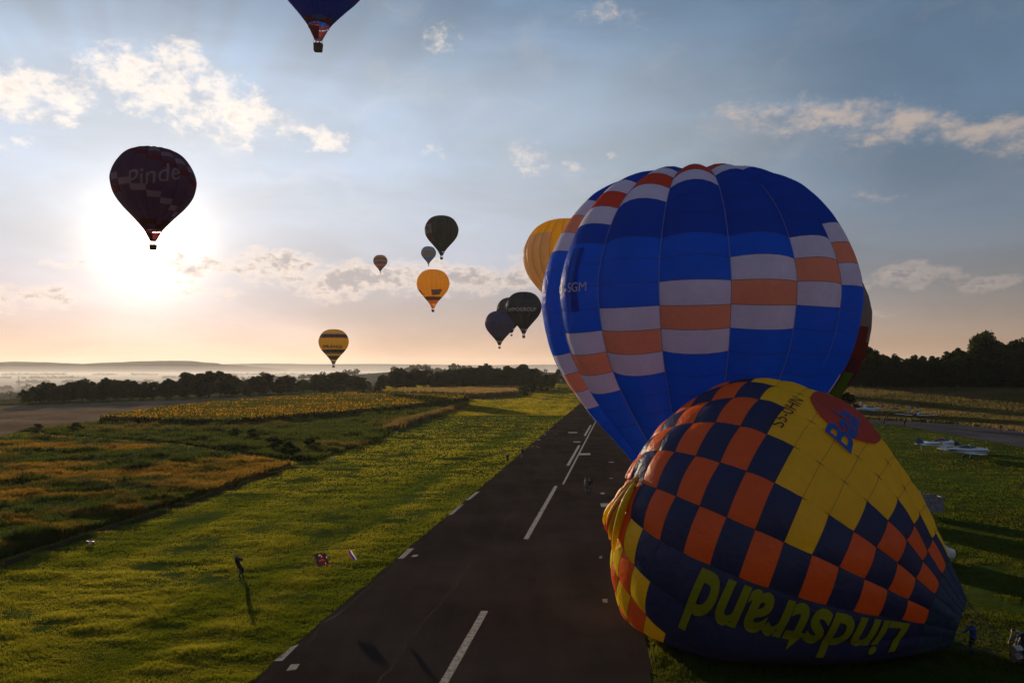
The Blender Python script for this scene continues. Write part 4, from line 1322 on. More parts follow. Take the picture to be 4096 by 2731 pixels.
# the dense copse behind the maize
L_COP = 'tree in the dense copse behind the maize field'
ctop = [(1560, 1478), (1600, 1476), (1680, 1484), (1760, 1490), (1820, 1480), (1880, 1476), (1910, 1462), (1960, 1470), (2020, 1472), (2080, 1464), (2120, 1476), (2180, 1492), (2230, 1500)]
px = 1565.0
while px < 2235:
    by = float(np.interp(px, [1560, 1800, 2080, 2140, 2240], [1557, 1556, 1556, 1550, 1536]))
    for _ in range(2):
        p = ground_at(px + random.uniform(-16, 16), by - random.uniform(0, 5))
        h = (by - float(np.interp(px, [t[0] for t in ctop], [t[1] for t in ctop]))) / F * p.y * random.uniform(0.8, 1.08)
        tree(p.x, p.y, max(5, h), L_COP, 'trees in the copse', wide=1.35)
    px += random.uniform(20, 34)
for a, b, h in ((2096, 1588, 9.5), (2125, 1580, 8.5), (2150, 1572, 9.0), (2180, 1565, 8.0), (2205, 1556, 9.0)):
    p = ground_at(a, b); tree(p.x, p.y, h, 'round leafy bush tree at the edge of the grass strip beside the copse', 'bush trees beside the copse', wide=1.2)
for a in (2235, 2255, 2275, 2300):
    p = ground_at(a, 1532); tree(p.x, p.y, random.uniform(8, 12), 'far tree near the end of the runway', 'trees near the runway end')
# the tall wood across the dry field
L_WOOD = 'tall dark tree in the wood across the dry field'
wtop = [(3400, 1440), (3440, 1420), (3475, 1392), (3500, 1400), (3530, 1410), (3570, 1425), (3650, 1428), (3720, 1412), (3760, 1425), (3820, 1402), (3870, 1400), (3900, 1365), (3940, 1340), (3975, 1365), (4010, 1375), (4060, 1368), (4096, 1390), (4300, 1380), (4700, 1380)]
for row, (dy, k) in enumerate(((0, 1.0), (4, 0.86))):
    px = 3405.0
    while px < 4380:
        yb = 1549 + 6 * (px - 3400) / 700 + dy
        d = 348.0 - row * 9 + random.uniform(-4, 4)
        X = (px - CX) / F * d
        zb = float(height(X, d))
        tp = float(np.interp(px, [t[0] for t in wtop], [t[1] for t in wtop]))
        h = (CAMH - (tp - 1460) / F * d - zb) * random.uniform(0.86, 1.03) * k
        tree(X, d, max(6, h), L_WOOD, 'trees in the tall wood', wide=1.05)
        px += random.uniform(20, 36)
px = 3400.0
while px < 4350:
    d = 336 + random.uniform(-3, 3); X = (px - CX) / F * d
    tree(X, d, random.uniform(3.5, 7.5), 'leafy bush along the foot of the tall wood', 'bushes at the foot of the wood', bush=True, wide=1.1)
    px += random.uniform(22, 40)
for pxx, tp, wd in ((3935, 1334, 1.15), (3960, 1352, 1.0), (3475, 1388, 1.0), (4070, 1360, 1.1)):
    d = 346.0; X = (pxx - CX) / F * d; zb = float(height(X, d))
    tree(X, d, CAMH - (tp - 1460) / F * d - zb, L_WOOD, 'trees in the tall wood', proto=4, wide=wd * 0.8)
p = point_at(3388, 1560, 236); tree(p.x, p.y, 6.6, 'dark conical bush standing alone behind the parked aeroplanes', None, proto=2, name='bush_tree', wide=2.0)
# far trees in the valley and on the low hill read as one mass
def far_woods(name, spots, label):
    V, T = [], []
    for X, Y, h in spots:
        n = 46
        d = rng.normal(size=(n, 3)); d /= np.linalg.norm(d, axis=1, keepdims=True)
        c = np.array([X, Y, float(height(X, Y)) + h * 0.5]) + d * np.array([h * .55, h * .55, h * .5]) * (0.5 + 0.5 * rng.random((n, 1)))
        t1 = np.cross(d, rng.normal(size=(n, 3))); t1 /= np.linalg.norm(t1, axis=1, keepdims=True); t2 = np.cross(d, t1)
        sz = h * 0.16 * (0.6 + 0.8 * rng.random((n, 1)))
        V.append(np.stack([c - t1 * sz, c - t2 * sz, c + t1 * sz, c + t2 * sz], 1).reshape(-1, 3))
    V = np.vstack(V)
    C = np.tile(np.array([[0.032, 0.042, 0.016]]), (len(V), 1))
    tag(add(name, big_mesh(name, V, np.arange(len(V)).reshape(-1, 4), 4, [M_LEAF], C)), label, None, None, 'stuff')
spots = []
for d0, gaps in ((900, .5), (1250, .45), (1700, .35), (2300, .3), (3100, .25), (4200, .2)):
    a = -400.0
    while a < 1900:
        if fbm(np.array([a / 60.0]), np.array([d0 / 50.0]), 1.6, 3)[0] > 0.38 + gaps * 0.25:
            d = d0 * random.uniform(.97, 1.03); spots.append(((a - CX) / F * d, d, random.uniform(8, 15)))
        a += random.uniform(8, 22) * 1200 / d0
far_woods('far_woods', spots, 'far hedgerows and woods fading into the valley mist')
far_woods('far_woods', [((random.uniform(1640, 2180) - CX) / F * 1660, 1660 + random.uniform(-50, 50), random.uniform(5, 9)) for _ in range(60)], 'small far trees on the low hill behind the copse')
# bushes among the weeds by the path
for a, b, h in ((940, 1745, 1.7), (1010, 1750, 1.8), (300, 1722, 1.8), (150, 1723, 1.6), (1090, 1795, 2.0), (1150, 1815, 2.0), (1240, 1792, 1.8)):
    p = ground_at(a, b); tree(p.x, p.y, h, 'low dark bush among the weeds above the curving path', 'bushes among the weeds', bush=True, wide=1.3)

# ------------------------------------------------------------------ grass, weeds and crops
def in_view(n, y0, y1, side, x0=None, x1=None, pw=1.0):
    """points spread evenly over the picture between two depths, on the ground"""
    u = rng.random(n)
    iy = 1 / y0 + (1 / y1 - 1 / y0) * u ** pw
    Y = 1 / iy
    X = (x0 + (x1 - x0) * rng.random(n)) * Y
    return X, Y
def blades(name, X, Y, hgt, wid, tint, nb, label, spread=0.12, lean=0.35, mat=M_BLADE, zoff=-0.04, tip=0.15):
    """tufts: nb pointed blades each; X, Y, hgt, wid, tint per tuft"""
    n = len(X)
    X = np.repeat(X, nb); Y = np.repeat(Y, nb); Hh = np.repeat(hgt, nb) * (0.6 + 0.7 * rng.random(n * nb)); Wd = np.repeat(wid, nb) * (0.7 + 0.6 * rng.random(n * nb))
    sp = np.repeat(np.broadcast_to(spread, n), nb)
    X = X + rng.normal(size=n * nb) * sp; Y = Y + rng.normal(size=n * nb) * sp
    Z = height(X, Y) + zoff
    a = rng.random(n * nb) * 2 * math.pi; l = lean * rng.random(n * nb) * Hh; la = rng.random(n * nb) * 2 * math.pi
    dx, dy = np.cos(a) * Wd / 2, np.sin(a) * Wd / 2
    tx, ty = X + np.cos(la) * l, Y + np.sin(la) * l
    mx, my = X + np.cos(la) * l * 0.35, Y + np.sin(la) * l * 0.35
    v0 = np.stack([X - dx, Y - dy, Z], 1); v1 = np.stack([X + dx, Y + dy, Z], 1)
    v2 = np.stack([tx + dx * tip, ty + dy * tip, Z + Hh], 1); v3 = np.stack([tx - dx * tip, ty - dy * tip, Z + Hh], 1)
    V = np.stack([v0, v1, v2, v3], 1).reshape(-1, 3)
    C = np.repeat(np.repeat(tint, nb, 0) * (0.85 + 0.3 * rng.random((n * nb, 1))), 4, 0)
    me = big_mesh(name, V, np.arange(len(V)).reshape(-1, 4), 4, [mat], C)
    return tag(add(name, me), label, 'grass', None, 'stuff')

def lawn(name, n, y0, y1, x0, x1, keep, label, base, dry, hmin, hmax, seed):
    X, Y = in_view(n, y0, y1, 0, x0, x1)
    v = X * RUN_V.x + Y * RUN_V.y
    k = keep(X, Y, v)
    X, Y = X[k], Y[k]
    f = fbm(X * 0.6, Y, 1.9, seed); g = fbm(X, Y, 14.0, seed + 2); s = fbm(X * 0.35 + Y * 0.1, Y, 3.0, seed + 5)
    h = hmin + (hmax - hmin) * np.clip((f - 0.32) * 2.2, 0, 1) ** 1.3 * (0.5 + g)
    w = 0.018 + 0.0006 * Y
    vv = X * RUN_V.x + Y * RUN_V.y; uu = X * RUN_U.x + Y * RUN_U.y
    mow = vnoise(vv, uu * 0.04, 3.0, seed + 7) - 0.5
    h = h * (1 + 0.5 * mow)
    t = np.clip((g - 0.35) * 2.0 + (s - 0.5) * 0.9 + mow * 1.5 + 0.42 * sstep(55, 150, Y), 0, 1)[:, None]  # distance term paints the sunlit glow of far grass into the tint
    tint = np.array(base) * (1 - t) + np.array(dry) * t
    return blades(name, X, Y, h, w, tint, 3, label, spread=0.03 + 0.0008 * Y, lean=0.9)
lane = lambda X, Y, v: (v < RV0 - 0.05)
rlane = lambda X, Y, v: (v > RV1 + 0.05) & ~inside(P_TAXI, X, Y) & ~inside(P_DRY, X, Y)
not_wild = lambda X, Y: ~(inside(P_MEADOW, X, Y) | inside(P_WEEDS, X, Y) | inside(P_SUN, X, Y) | inside(P_PLOUGH, X, Y) | inside(P_CORN, X, Y))
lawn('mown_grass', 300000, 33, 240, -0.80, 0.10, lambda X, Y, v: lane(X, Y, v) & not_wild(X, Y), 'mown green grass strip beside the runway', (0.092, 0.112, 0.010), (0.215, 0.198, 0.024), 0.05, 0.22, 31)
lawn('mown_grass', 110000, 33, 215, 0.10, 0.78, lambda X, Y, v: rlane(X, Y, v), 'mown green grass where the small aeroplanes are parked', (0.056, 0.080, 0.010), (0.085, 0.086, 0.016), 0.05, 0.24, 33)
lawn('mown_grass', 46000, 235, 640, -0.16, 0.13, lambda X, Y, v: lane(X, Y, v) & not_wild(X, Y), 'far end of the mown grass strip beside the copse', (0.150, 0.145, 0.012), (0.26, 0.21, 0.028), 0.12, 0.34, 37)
# the wild meadow
def off_path(X, Y):
    d = np.full(X.shape, 1e9)
    for tr in (TRACK_A, TRACK_B):
        P = [ground_at(*q) for q in tr]
        for a, b in zip(P[:-1], P[1:]):
            ab = b - a; L2 = ab.x ** 2 + ab.y ** 2
            t = np.clip(((X - a.x) * ab.x + (Y - a.y) * ab.y) / L2, 0, 1)
            d = np.minimum(d, np.hypot(X - a.x - t * ab.x, Y - a.y - t * ab.y))
    return d > 1.1 + 0.6 * fbm(X, Y, 3.0, 91)
def wild():
    X, Y = in_view(150000, 52, 175, 0, -0.85, -0.2)
    k = inside(P_MEADOW, X, Y) & off_path(X, Y); X, Y = X[k], Y[k]
    a = fbm(X, Y * 2.2, 26.0, 61); b = fbm(X, Y * 2.0, 9.0, 64); c = fbm(X, Y, 4.0, 66)
    dry = np.clip((a * 0.5 + b * 0.5 - 0.525) * 8, 0, 1) * 0.95
    px_edge = np.abs(X / Y)
    edge = np.clip(1.0 - np.minimum.reduce([np.hypot(X - ground_at(q, w).x, Y - ground_at(q, w).y) for q, w in ((1150, 1862), (1060, 1880), (960, 1905), (860, 1945), (1080, 1850))]) / 9.0, 0, 1)
    dry = np.maximum(dry, edge)
    lump = np.clip((fbm(X, Y, 2.6, 68) - 0.5) * 4, 0, 1)
    h = 0.22 + 0.45 * b + 0.35 * c + 0.55 * lump * (1 - 0.7 * dry)
    green = np.array([0.040, 0.056, 0.014]); gold = np.array([0.185, 0.10, 0.024]); teal = np.array([0.034, 0.048, 0.022])
    t = dry[:, None]; gmix = np.where(c[:, None] > 0.55, teal, green) * (1 - 0.35 * lump[:, None])
    tint = gmix * (1 - t) + gold * t
    blades('wild_meadow', X, Y, h, 0.05 + 0.0013 * Y, tint, 4, 'wild meadow of dark weeds and orange dry grass beside the path', spread=0.05 + 0.0016 * Y, lean=0.55)
    X, Y = in_view(70000, 105, 330, 0, -0.65, 0.0)
    k = inside(P_WEEDS, X, Y) & ~inside(P_SUN, X, Y) & off_path(X, Y); X, Y = X[k], Y[k]
    a = fbm(X, Y * 1.6, 20.0, 71); b = fbm(X, Y, 6.0, 74)
    t = np.clip((a - 0.52) * 6, 0, 1)[:, None]
    blades('weeds', X, Y, 0.25 + 0.6 * b + 0.7 * np.clip((fbm(X, Y, 4.0, 78) - 0.52) * 4, 0, 1), 0.06 + 0.0012 * Y, np.array([0.038, 0.050, 0.014]) * (1 - t) + np.array([0.085, 0.068, 0.024]) * t, 4, 'tangled dark green weeds between the sunflowers and the mown grass', spread=0.05 + 0.0018 * Y, lean=0.5)
    # dry tufts along the edge of the strip
    E = [ground_at(*q) for q in ((1560, 1720), (1640, 1686), (1740, 1660), (1860, 1622))]
    n = 3000; t = rng.random(n) * 2.999; i = t.astype(int); f = t - i
    X = np.array([E[j].x + (E[j + 1].x - E[j].x) * u for j, u in zip(i, f)]) + rng.normal(size=n) * 0.8
    Y = np.array([E[j].y + (E[j + 1].y - E[j].y) * u for j, u in zip(i, f)]) + rng.normal(size=n) * 0.8
    blades('dry_tufts', X, Y, 0.8 + 0.7 * fbm(X, Y, 8, 5), np.full(n, 0.22), np.tile(np.array([[0.125, 0.085, 0.042]]), (n, 1)), 3, 'pale dry tufts along the edge of the grass strip', spread=0.3)
wild()
def sunflowers():
    X, Y = in_view(100000, 165, 480, 0, -0.62, 0.03, 1.15)
    k = inside(P_SUN, X, Y); X, Y = X[k], Y[k]
    n = len(X)
    h = 1.25 + 0.5 * rng.random(n) + 0.3 * fbm(X, Y, 20, 3)
    blades('sunflower_leaves', X, Y, h * 0.95, 0.16 + 0.0016 * Y, np.tile(np.array([[0.045, 0.050, 0.013]]), (n, 1)), 2, 'dark green stems and leaves of the sunflower field', spread=0.35, lean=0.3, tip=0.7)
    keep = (rng.random(n) < np.clip((fbm(X, Y * 2, 24, 8) - 0.40) * 3.6, 0.05, 0.8))
    X, Y, h = X[keep], Y[keep], h[keep]; n = len(X)
    Z = height(X, Y) + h
    s = 0.085 + 0.05 * rng.random(n) + 0.0002 * Y
    a = rng.normal(size=n) * 0.6 + math.pi * 0.15
    # each head: a tilted six-sided disc
    ang = np.arange(6) * math.pi / 3
    rx, ry = np.cos(a), np.sin(a)
    V = np.stack([np.stack([X + s * (np.cos(t) * rx), Y + s * (np.cos(t) * ry) + 0.3 * s * np.sin(t), Z + s * np.sin(t)], 1) for t in ang], 1).reshape(-1, 3)
    C = np.repeat(np.array([0.38, 0.185, 0.014]) * (0.45 + 0.7 * rng.random((n, 1))), 6, 0)
    me = big_mesh('sunflower_heads', V, np.arange(len(V)).reshape(-1, 6), 6, [M_BLADE], C)
    tag(add('sunflower_heads', me), 'yellow flower heads of the sunflower field', 'flowers', None, 'stuff')
sunflowers()
def crops():
    X, Y = in_view(26000, 330, 520, 0, -0.18, 0.03)
    k = inside(P_CORN, X, Y); X, Y = X[k], Y[k]; n = len(X)
    blades('maize_crop', X, Y, np.full(n, 2.3), np.full(n, 0.55), np.array([0.185, 0.125, 0.070]) * np.ones((n, 1)), 3, 'ripe brown maize standing in a block before the copse', spread=0.5, lean=0.2, tip=0.6)
    X, Y = in_view(70000, 150, 345, 0, 0.34, 0.95)
    k = inside(P_DRY, X, Y) & ~inside(P_TAXI, X, Y); X, Y = X[k], Y[k]
    f = fbm(X, Y * 2.5, 30, 41); g = fbm(X, Y, 8, 43)
    t = np.clip((f - 0.45) * 4, 0, 1)[:, None]
    tint = np.array([0.150, 0.110, 0.062]) * t + np.array([0.092, 0.080, 0.038]) * (1 - t)
    blades('dry_grass', X, Y, 0.45 + 0.5 * g, 0.10 + 0.0012 * Y, tint, 3, 'tall dry golden grass between the aeroplanes and the wood', spread=0.5, lean=0.5)
crops()

# ------------------------------------------------------------------ parked aeroplanes
def face_camera_pair(px, py):
    return ground_at(px, py)
def plane_text(txt, size, mat, parent, origin, right, up, bold=0.0, name='registration'):
    me0 = text_polys(txt, 0.0, bold)
    o = Vector(origin); r = Vector(right); u = Vector(up)
    vs = [o + r * (v.co.x * size) + u * (v.co.y * size) for v in me0.vertices]
    return add(name, make_mesh(name, vs, [tuple(p.vertices) for p in me0.polygons], [mat]), parent)
P_WHITE = paint('gelcoat_white', (0.72, 0.71, 0.72), 0.25, var=0.05, coat=0.3)
P_BLUE = paint('paint_deep_blue', (0.03, 0.06, 0.20), 0.3, coat=0.3)
P_RED = paint('paint_red', (0.45, 0.03, 0.03), 0.35, coat=0.3)
P_YELL = paint('paint_yellow', (0.60, 0.36, 0.02), 0.35, coat=0.3)
P_TEAL = paint('paint_teal', (0.02, 0.20, 0.24), 0.35, coat=0.3)
P_COWL = paint('cowl_black', (0.02, 0.02, 0.022), 0.45)
P_COVER = paint('canopy_cover', (0.16, 0.075, 0.06), 0.85)
P_GREY = paint('light_grey_sheet', (0.40, 0.40, 0.42), 0.5)

def aeroplane(x, y, heading, label, length=7.3, span=9.6, body=P_WHITE, wingm=P_WHITE, cowl=None, canopy=M_GLASS, tail='swept', tailm=None, stripe=None, reg=None, flag=False, taildragger=False, group='light aeroplanes parked on the grass', tipm=None):
    """light low-wing aeroplane, nose along local +x"""
    L = length
    root = empty('light_aeroplane', (x, y, float(height(x, y)) + 0.02), heading)
    tag(root, label, 'aeroplane', group)
    k = L / 7.3
    secs = [(3.35, .10, .12, 1.12), (3.22, .30, .30, 1.12), (2.7, .46, .42, 1.12), (1.9, .52, .50, 1.14), (1.0, .57, .56, 1.15), (0.0, .56, .56, 1.16), (-0.9, .46, .46, 1.18), (-1.9, .30, .33, 1.22), (-2.9, .17, .22, 1.28), (-3.6, .07, .14, 1.33)]
    dz = -0.28 if taildragger else 0.0
    fus = MB().loft([(a * k, b * k, c * k, (d + (dz * max(0, (0.5 - a)) / 3.5)) * k) for a, b, c, d in secs], 16, power=2.3).build('fuselage', body, root, smooth=True)
    if stripe is not None:
        st = MB()
        for sy in (-1, 1):
            pts = [(a * k, sy * (b * 1.006 + .004) * k, (d + (dz * max(0, (0.5 - a)) / 3.5)) * k) for a, b, c, d in secs[1:9]]
            vs = []
            for p in pts:
                vs += [(p[0], p[1], p[2] - .05), (p[0], p[1] * .992, p[2] + .09)]
            st.raw(vs, [(2 * i, 2 * i + 1, 2 * i + 3, 2 * i + 2) for i in range(len(pts) - 1)])
        st.build('stripe', stripe, fus)
    if cowl is not None:
        MB().loft([(3.38 * k, .12 * k, .14 * k, 1.12 * k), (3.25 * k, .33 * k, .33 * k, 1.12 * k), (2.7 * k, .49 * k, .45 * k, 1.12 * k), (2.2 * k, .525 * k, .49 * k, 1.13 * k)], 16, power=2.3).build('cowling', cowl, root, smooth=True)
    cn = MB().loft([(1.75 * k, .12 * k, .05 * k, 1.58 * k), (1.3 * k, .40 * k, .26 * k, 1.60 * k), (0.6 * k, .49 * k, .42 * k, 1.62 * k), (-0.2 * k, .45 * k, .38 * k, 1.60 * k), (-0.9 * k, .28 * k, .2 * k, 1.55 * k), (-1.3 * k, .08 * k, .04 * k, 1.5 * k)], 14).build('canopy', canopy, root, smooth=True)
    hb = MB()
    hb.tube([(.55 * k, -.50 * k, 1.62 * k), (.55 * k, -.36 * k, 1.92 * k), (.55 * k, 0, 2.05 * k), (.55 * k, .36 * k, 1.92 * k), (.55 * k, .50 * k, 1.62 * k)], .03, 5)
    hb.build('canopy_frame', body, cn)
    def aero(name, pts, m, parent, vert=False):
        """pts: list of (span station, leading x, trailing x, height, thickness)"""
        vs, fs = [], []
        prof = [(0, 0), (.08, .6), (.3, 1), (.7, .55), (1, 0.02), (.7, -.25), (.3, -.45), (.08, -.4)]
        for st, lx, tx, zz, th in pts:
            for c, t in prof:
                X = lx + (tx - lx) * c
                vs.append((X, th * t, zz) if vert else (X, st, zz + th * t))
        n = len(prof)
        for i in range(len(pts) - 1):
            for j in range(n):
                fs.append((i * n + j, i * n + (j + 1) % n, (i + 1) * n + (j + 1) % n, (i + 1) * n + j))
        fs.append(tuple(range(n))); fs.append(tuple((len(pts) - 1) * n + j for j in range(n)))
        mb = MB(); mb.raw(vs, fs)
        return mb.build(name, m, parent, smooth=False)
    h = span / 2
    for s in (-1, 1):
        w = aero('wing', [(s * .35, 1.35 * k, -.35 * k, .74 * k, .11 * k), (s * h * .55, 1.30 * k, -.25 * k, .74 * k + .12, .09 * k), (s * h * .95, 1.10 * k, -.05 * k, .74 * k + .30, .06 * k), (s * h, .85 * k, .1 * k, .74 * k + .33, .02)], wingm, root)
        if tipm: aero('wing_tip', [(s * h * .86, 1.165 * k, -.115 * k, .745 * k + .262, .072 * k), (s * h * 1.005, .87 * k, .06 * k, .745 * k + .335, .03)], tipm, w)
    tz = (1.34 + (dz * 1.1)) * k
    for s in (-1, 1):
        aero('tailplane', [(s * .05, -2.95 * k, -3.65 * k, tz, .05), (s * 1.45 * k, -3.15 * k, -3.65 * k, tz, .02)], wingm, root)
    if tail == 'swept':
        fn = aero('fin', [(0, -2.55 * k, -3.7 * k, tz, .07), (0, -3.25 * k, -3.95 * k, tz + 1.2 * k, .03)], tailm or body, root, True)
    else:
        fn = aero('fin', [(0, -2.55 * k, -3.85 * k, tz - .15, .08), (0, -3.0 * k, -4.15 * k, tz + .55 * k, .06), (0, -3.45 * k, -4.1 * k, tz + .95 * k, .04), (0, -3.65 * k, -3.95 * k, tz + 1.08 * k, .015)], tailm or body, root, True)
    if flag:
        for i, m in enumerate((P_RED, P_WHITE, P_RED)):
            for s in (-1, 1):
                z0 = tz + (.62 + .14 * i) * k
                add('flag_stripe', make_mesh('flag_stripe', [(-3.35 * k, s * .062, z0), (-3.75 * k, s * .05, z0), (-3.78 * k, s * .05, z0 + .13 * k), (-3.42 * k, s * .062, z0 + .13 * k)], [(0, 1, 2, 3)], [m]), fn)
    # undercarriage
    for gx, gy in ((2.35, 0), (.25, -1.15), (.25, 1.15)) if not taildragger else ((1.1, -1.0), (1.1, 1.0), (-3.3, 0)):
        r = .2 if gx > -2 else .1
        lg = MB().tube([(gx * k, gy * .7 * k, .72 * k if gx > -2 else .9 * k), (gx * k, gy * k, r + .04)], [.05, .035], 6).build('landing_leg', body, root)
        MB().wheel((gx * k, gy * k, r), r, .14, 'Y').build('wheel', M_BLACK, lg, smooth=True)
    pr = MB()
    pr.loft([(3.36 * k, .13 * k, .13 * k, 1.12 * k), (3.52 * k, .10 * k, .10 * k, 1.12 * k), (3.66 * k, .015, .015, 1.12 * k)], 10)
    sp = pr.build('spinner', body, root, smooth=True)
    for a in (0.5, 0.5 + math.pi):
        bl = MB(); c, s = math.cos(a), math.sin(a)
        pts = []
        for q, wd in ((.08, .05), (.35, .075), (.7, .06), (.86, .02)):
            for sg in (-1, 1):
                pts.append((3.44 * k + sg * .018, c * q * k - s * sg * wd, 1.12 * k + s * q * k + c * sg * wd))
        bl.raw(pts, [(2 * i, 2 * i + 1, 2 * i + 3, 2 * i + 2) for i in range(3)]).build('propeller_blade', M_BLACK, sp)
    if reg:
        for s in (-1, 1):
            plane_text(reg, .42 * k, M_LET_BLACK, root, (-1.75 * k, s * .365 * k, 1.19 * k), (-s * -1 * -1 * s * s if False else (1 if s < 0 else -1), s * -.16 * (1 if s < 0 else -1) * s * -1 * 0, 0), (0, -s * 0.12, .99), .02)
    return root
p = ground_at(3862, 1832); aeroplane(p.x, p.y, R_(-4), 'white low-wing aeroplane lettered OE CLB with a clear canopy', 7.6, 9.8, reg='OE-CLB', flag=True, stripe=P_BLUE)
p = ground_at(3760, 1802); aeroplane(p.x, p.y, R_(10), 'white aeroplane with blue rounded tail and black nose behind the lettered one', 8.0, 9.6, cowl=P_COWL, canopy=P_COVER, tail='round', tailm=P_BLUE, taildragger=True, stripe=P_BLUE)
p = ground_at(3668, 1672); aeroplane(p.x, p.y, R_(-128), 'white aeroplane with dark red nose facing the taxiway', 7.6, 11.0, cowl=paint('cowl_maroon', (0.16, 0.03, 0.03), 0.4), canopy=P_COVER, tailm=P_GREY)
p = ground_at(3585, 1660); aeroplane(p.x, p.y, R_(168), 'yellow aeroplane parked between two white ones', 7.4, 8.6, body=P_YELL, wingm=P_GREY, tailm=P_GREY, tail='round')
p = ground_at(3488, 1655); aeroplane(p.x, p.y, R_(188), 'white aeroplane with teal wing tips and red striped tail', 7.6, 9.4, tailm=P_RED, stripe=P_TEAL, flag=True, tipm=P_TEAL)
p = ground_at(3420, 1652); aeroplane(p.x, p.y, R_(182), 'white aeroplane with a red nose at the end of the parked line', 6.6, 8.6, cowl=P_RED)
p = ground_at(3362, 1640); aeroplane(p.x, p.y, R_(28), 'white aeroplane with tall fin half hidden by the chequered balloon', 8.2, 10.0)

# ------------------------------------------------------------------ people
SKIN = paint('skin', (0.42, 0.24, 0.16), 0.6)
HAIRM = {'dark': paint('hair_dark', (0.02, 0.014, 0.01), 0.7), 'grey': paint('hair_grey', (0.30, 0.27, 0.25), 0.7), 'brown': paint('hair_brown', (0.06, 0.03, 0.015), 0.7), 'fair': paint('hair_fair', (0.28, 0.18, 0.09), 0.7)}
CLOTH = {n: paint('cloth_' + n, c, 0.9, var=0.2, scale=14) for n, c in {'black': (.014, .014, .016), 'navy': (.014, .02, .05), 'blue': (.02, .06, .26), 'jeans': (.05, .07, .13), 'red': (.33, .025, .03), 'white': (.62, .60, .60), 'grey': (.17, .17, .18), 'pink': (.48, .26, .28), 'olive': (.06, .06, .03), 'brown': (.08, .05, .03)}.items()}
PERSON_MESH = {}
def limb(a, b, bend, L1, L2):
    """elbow or knee position for a two bone limb bending towards bend"""
    a, b = Vector(a), Vector(b); d = b - a; D = min(d.length, (L1 + L2) * .999); d.normalize()
    x = (L1 * L1 - L2 * L2 + D * D) / (2 * D); hgt = math.sqrt(max(0, L1 * L1 - x * x))
    bd = Vector(bend); bd = (bd - d * bd.dot(d)).normalized()
    return a + d * x + bd * hgt, a + d * D
def person_mesh(pose, top, legs, H=1.75):
    """pose: pelvis, chest, head points and hand and foot targets, x ahead, y to the left"""
    key = (repr(pose), top, legs)
    if key in PERSON_MESH: return PERSON_MESH[key]
    pel = Vector(pose.get('pelvis', (0, 0, .93))); ch = Vector(pose.get('chest', (.0, 0, 1.32))); hd = Vector(pose.get('head', (.03, 0, 1.62)))
    spine = (ch - pel).normalized(); side = Vector((0, 1, 0))
    neck = ch + spine * .16
    verts, edges, rad = [], [], []
    def v(p, r): verts.append(Vector(p)); rad.append(r * 1.22); return len(verts) - 1
    def e(a, b): edges.append((a, b))
    iP = v(pel, .155); iB = v(pel.lerp(ch, .45), .135); iC = v(ch, .155); iN = v(neck, .06); iJ = v(neck.lerp(hd, .45), .062); iH = v(hd, .098); iT = v(hd + (hd - neck).normalized() * .09, .082)
    for a, b in ((iP, iB), (iB, iC), (iC, iN), (iN, iJ), (iJ, iH), (iH, iT)): e(a, b)
    hands = []
    for s, nm in ((1, 'l'), (-1, 'r')):
        sh = ch + spine * .08 + side * (s * .19)
        hn = Vector(pose.get('hand_' + nm, (0.05, s * .24, .80)))
        el, hn = limb(sh, hn, pose.get('elbow', (-.6, s * .5, -.3)), .29, .27)
        a = v(sh, .07); b = v(el, .047); c = v(hn, .032)
        e(iC, a); e(a, b); e(b, c)
        hands.append((hn, (hn - el).normalized(), s))
        hip = pel + side * (s * .09) - spine * .06
        ft = Vector(pose.get('foot_' + nm, (0, s * .10, .085)))
        kn, ft = limb(hip, ft, pose.get('knee', (1, 0, 0)), .44, .43)
        a = v(hip, .095); b = v(kn, .062); c = v(ft, .045); d = v(ft + Vector((.15, 0, -.045)), .036)
        e(iP, a); e(a, b); e(b, c); e(c, d)
    me = bpy.data.meshes.new('body')
    me.from_pydata([tuple(p) for p in verts], edges, [])
    ob = bpy.data.objects.new('body', me); COL.objects.link(ob)
    sk = ob.modifiers.new('skin', 'SKIN')
    bm = bmesh.new(); bm.from_mesh(me); lay = bm.verts.layers.skin.verify(); bm.verts.ensure_lookup_table()
    for i, r in enumerate(rad):
        bm.verts[i][lay].radius = (r, r * (0.72 if i in (0, 1, 2) else 1.0)) if False else (r, r)
        bm.verts[i][lay].use_root = (i == 0)
    bm.to_mesh(me); bm.free()
    sb = ob.modifiers.new('sub', 'SUBSURF'); sb.levels = 1; sb.render_levels = 1
    bpy.context.view_layer.update()
    out = bpy.data.meshes.new_from_object(ob.evaluated_get(bpy.context.evaluated_depsgraph_get()))
    bpy.data.objects.remove(ob); bpy.data.meshes.remove(me)
    # fingers and thumbs grown onto the wrists, nose and ears onto the head
    mb = MB()
    for hn, d, s in hands:
        up = Vector((0, 0, 1)) if abs(d.z) < .8 else Vector((1, 0, 0))
        w = d.cross(up).normalized(); n = w.cross(d)
        mb.tube([hn, hn + d * .05, hn + d * .09], [.03, .04, .036], 8)
        for k in range(4):
            o = hn + d * .085 + w * ((k - 1.5) * .019); l = (.062, .072, .068, .05)[k]
            mb.tube([o, o + d * l * .55 - n * .008, o + d * l * .85 - n * .03], [.0095, .009, .007], 5)
        o = hn + d * .03 + w * (.035 * s)
        mb.tube([o, o + w * (.025 * s) + d * .03, o + w * (.028 * s) + d * .06], [.012, .010, .008], 5)
    f = Vector((1, 0, -.1)).normalized()
    mb.tube([hd + f * .085 + Vector((0, 0, .02)), hd + f * .118 - Vector((0, 0, .02))], [.008, .017], 5)
    for s in (-1, 1):
        mb.ball(hd + Vector((0, s * .098, 0)), .028, 6, 0, (.6, .35, 1))
    n0 = len(out.vertices)
    V = [tuple(q.co) for q in out.vertices] + [tuple(q) for q in mb.v]
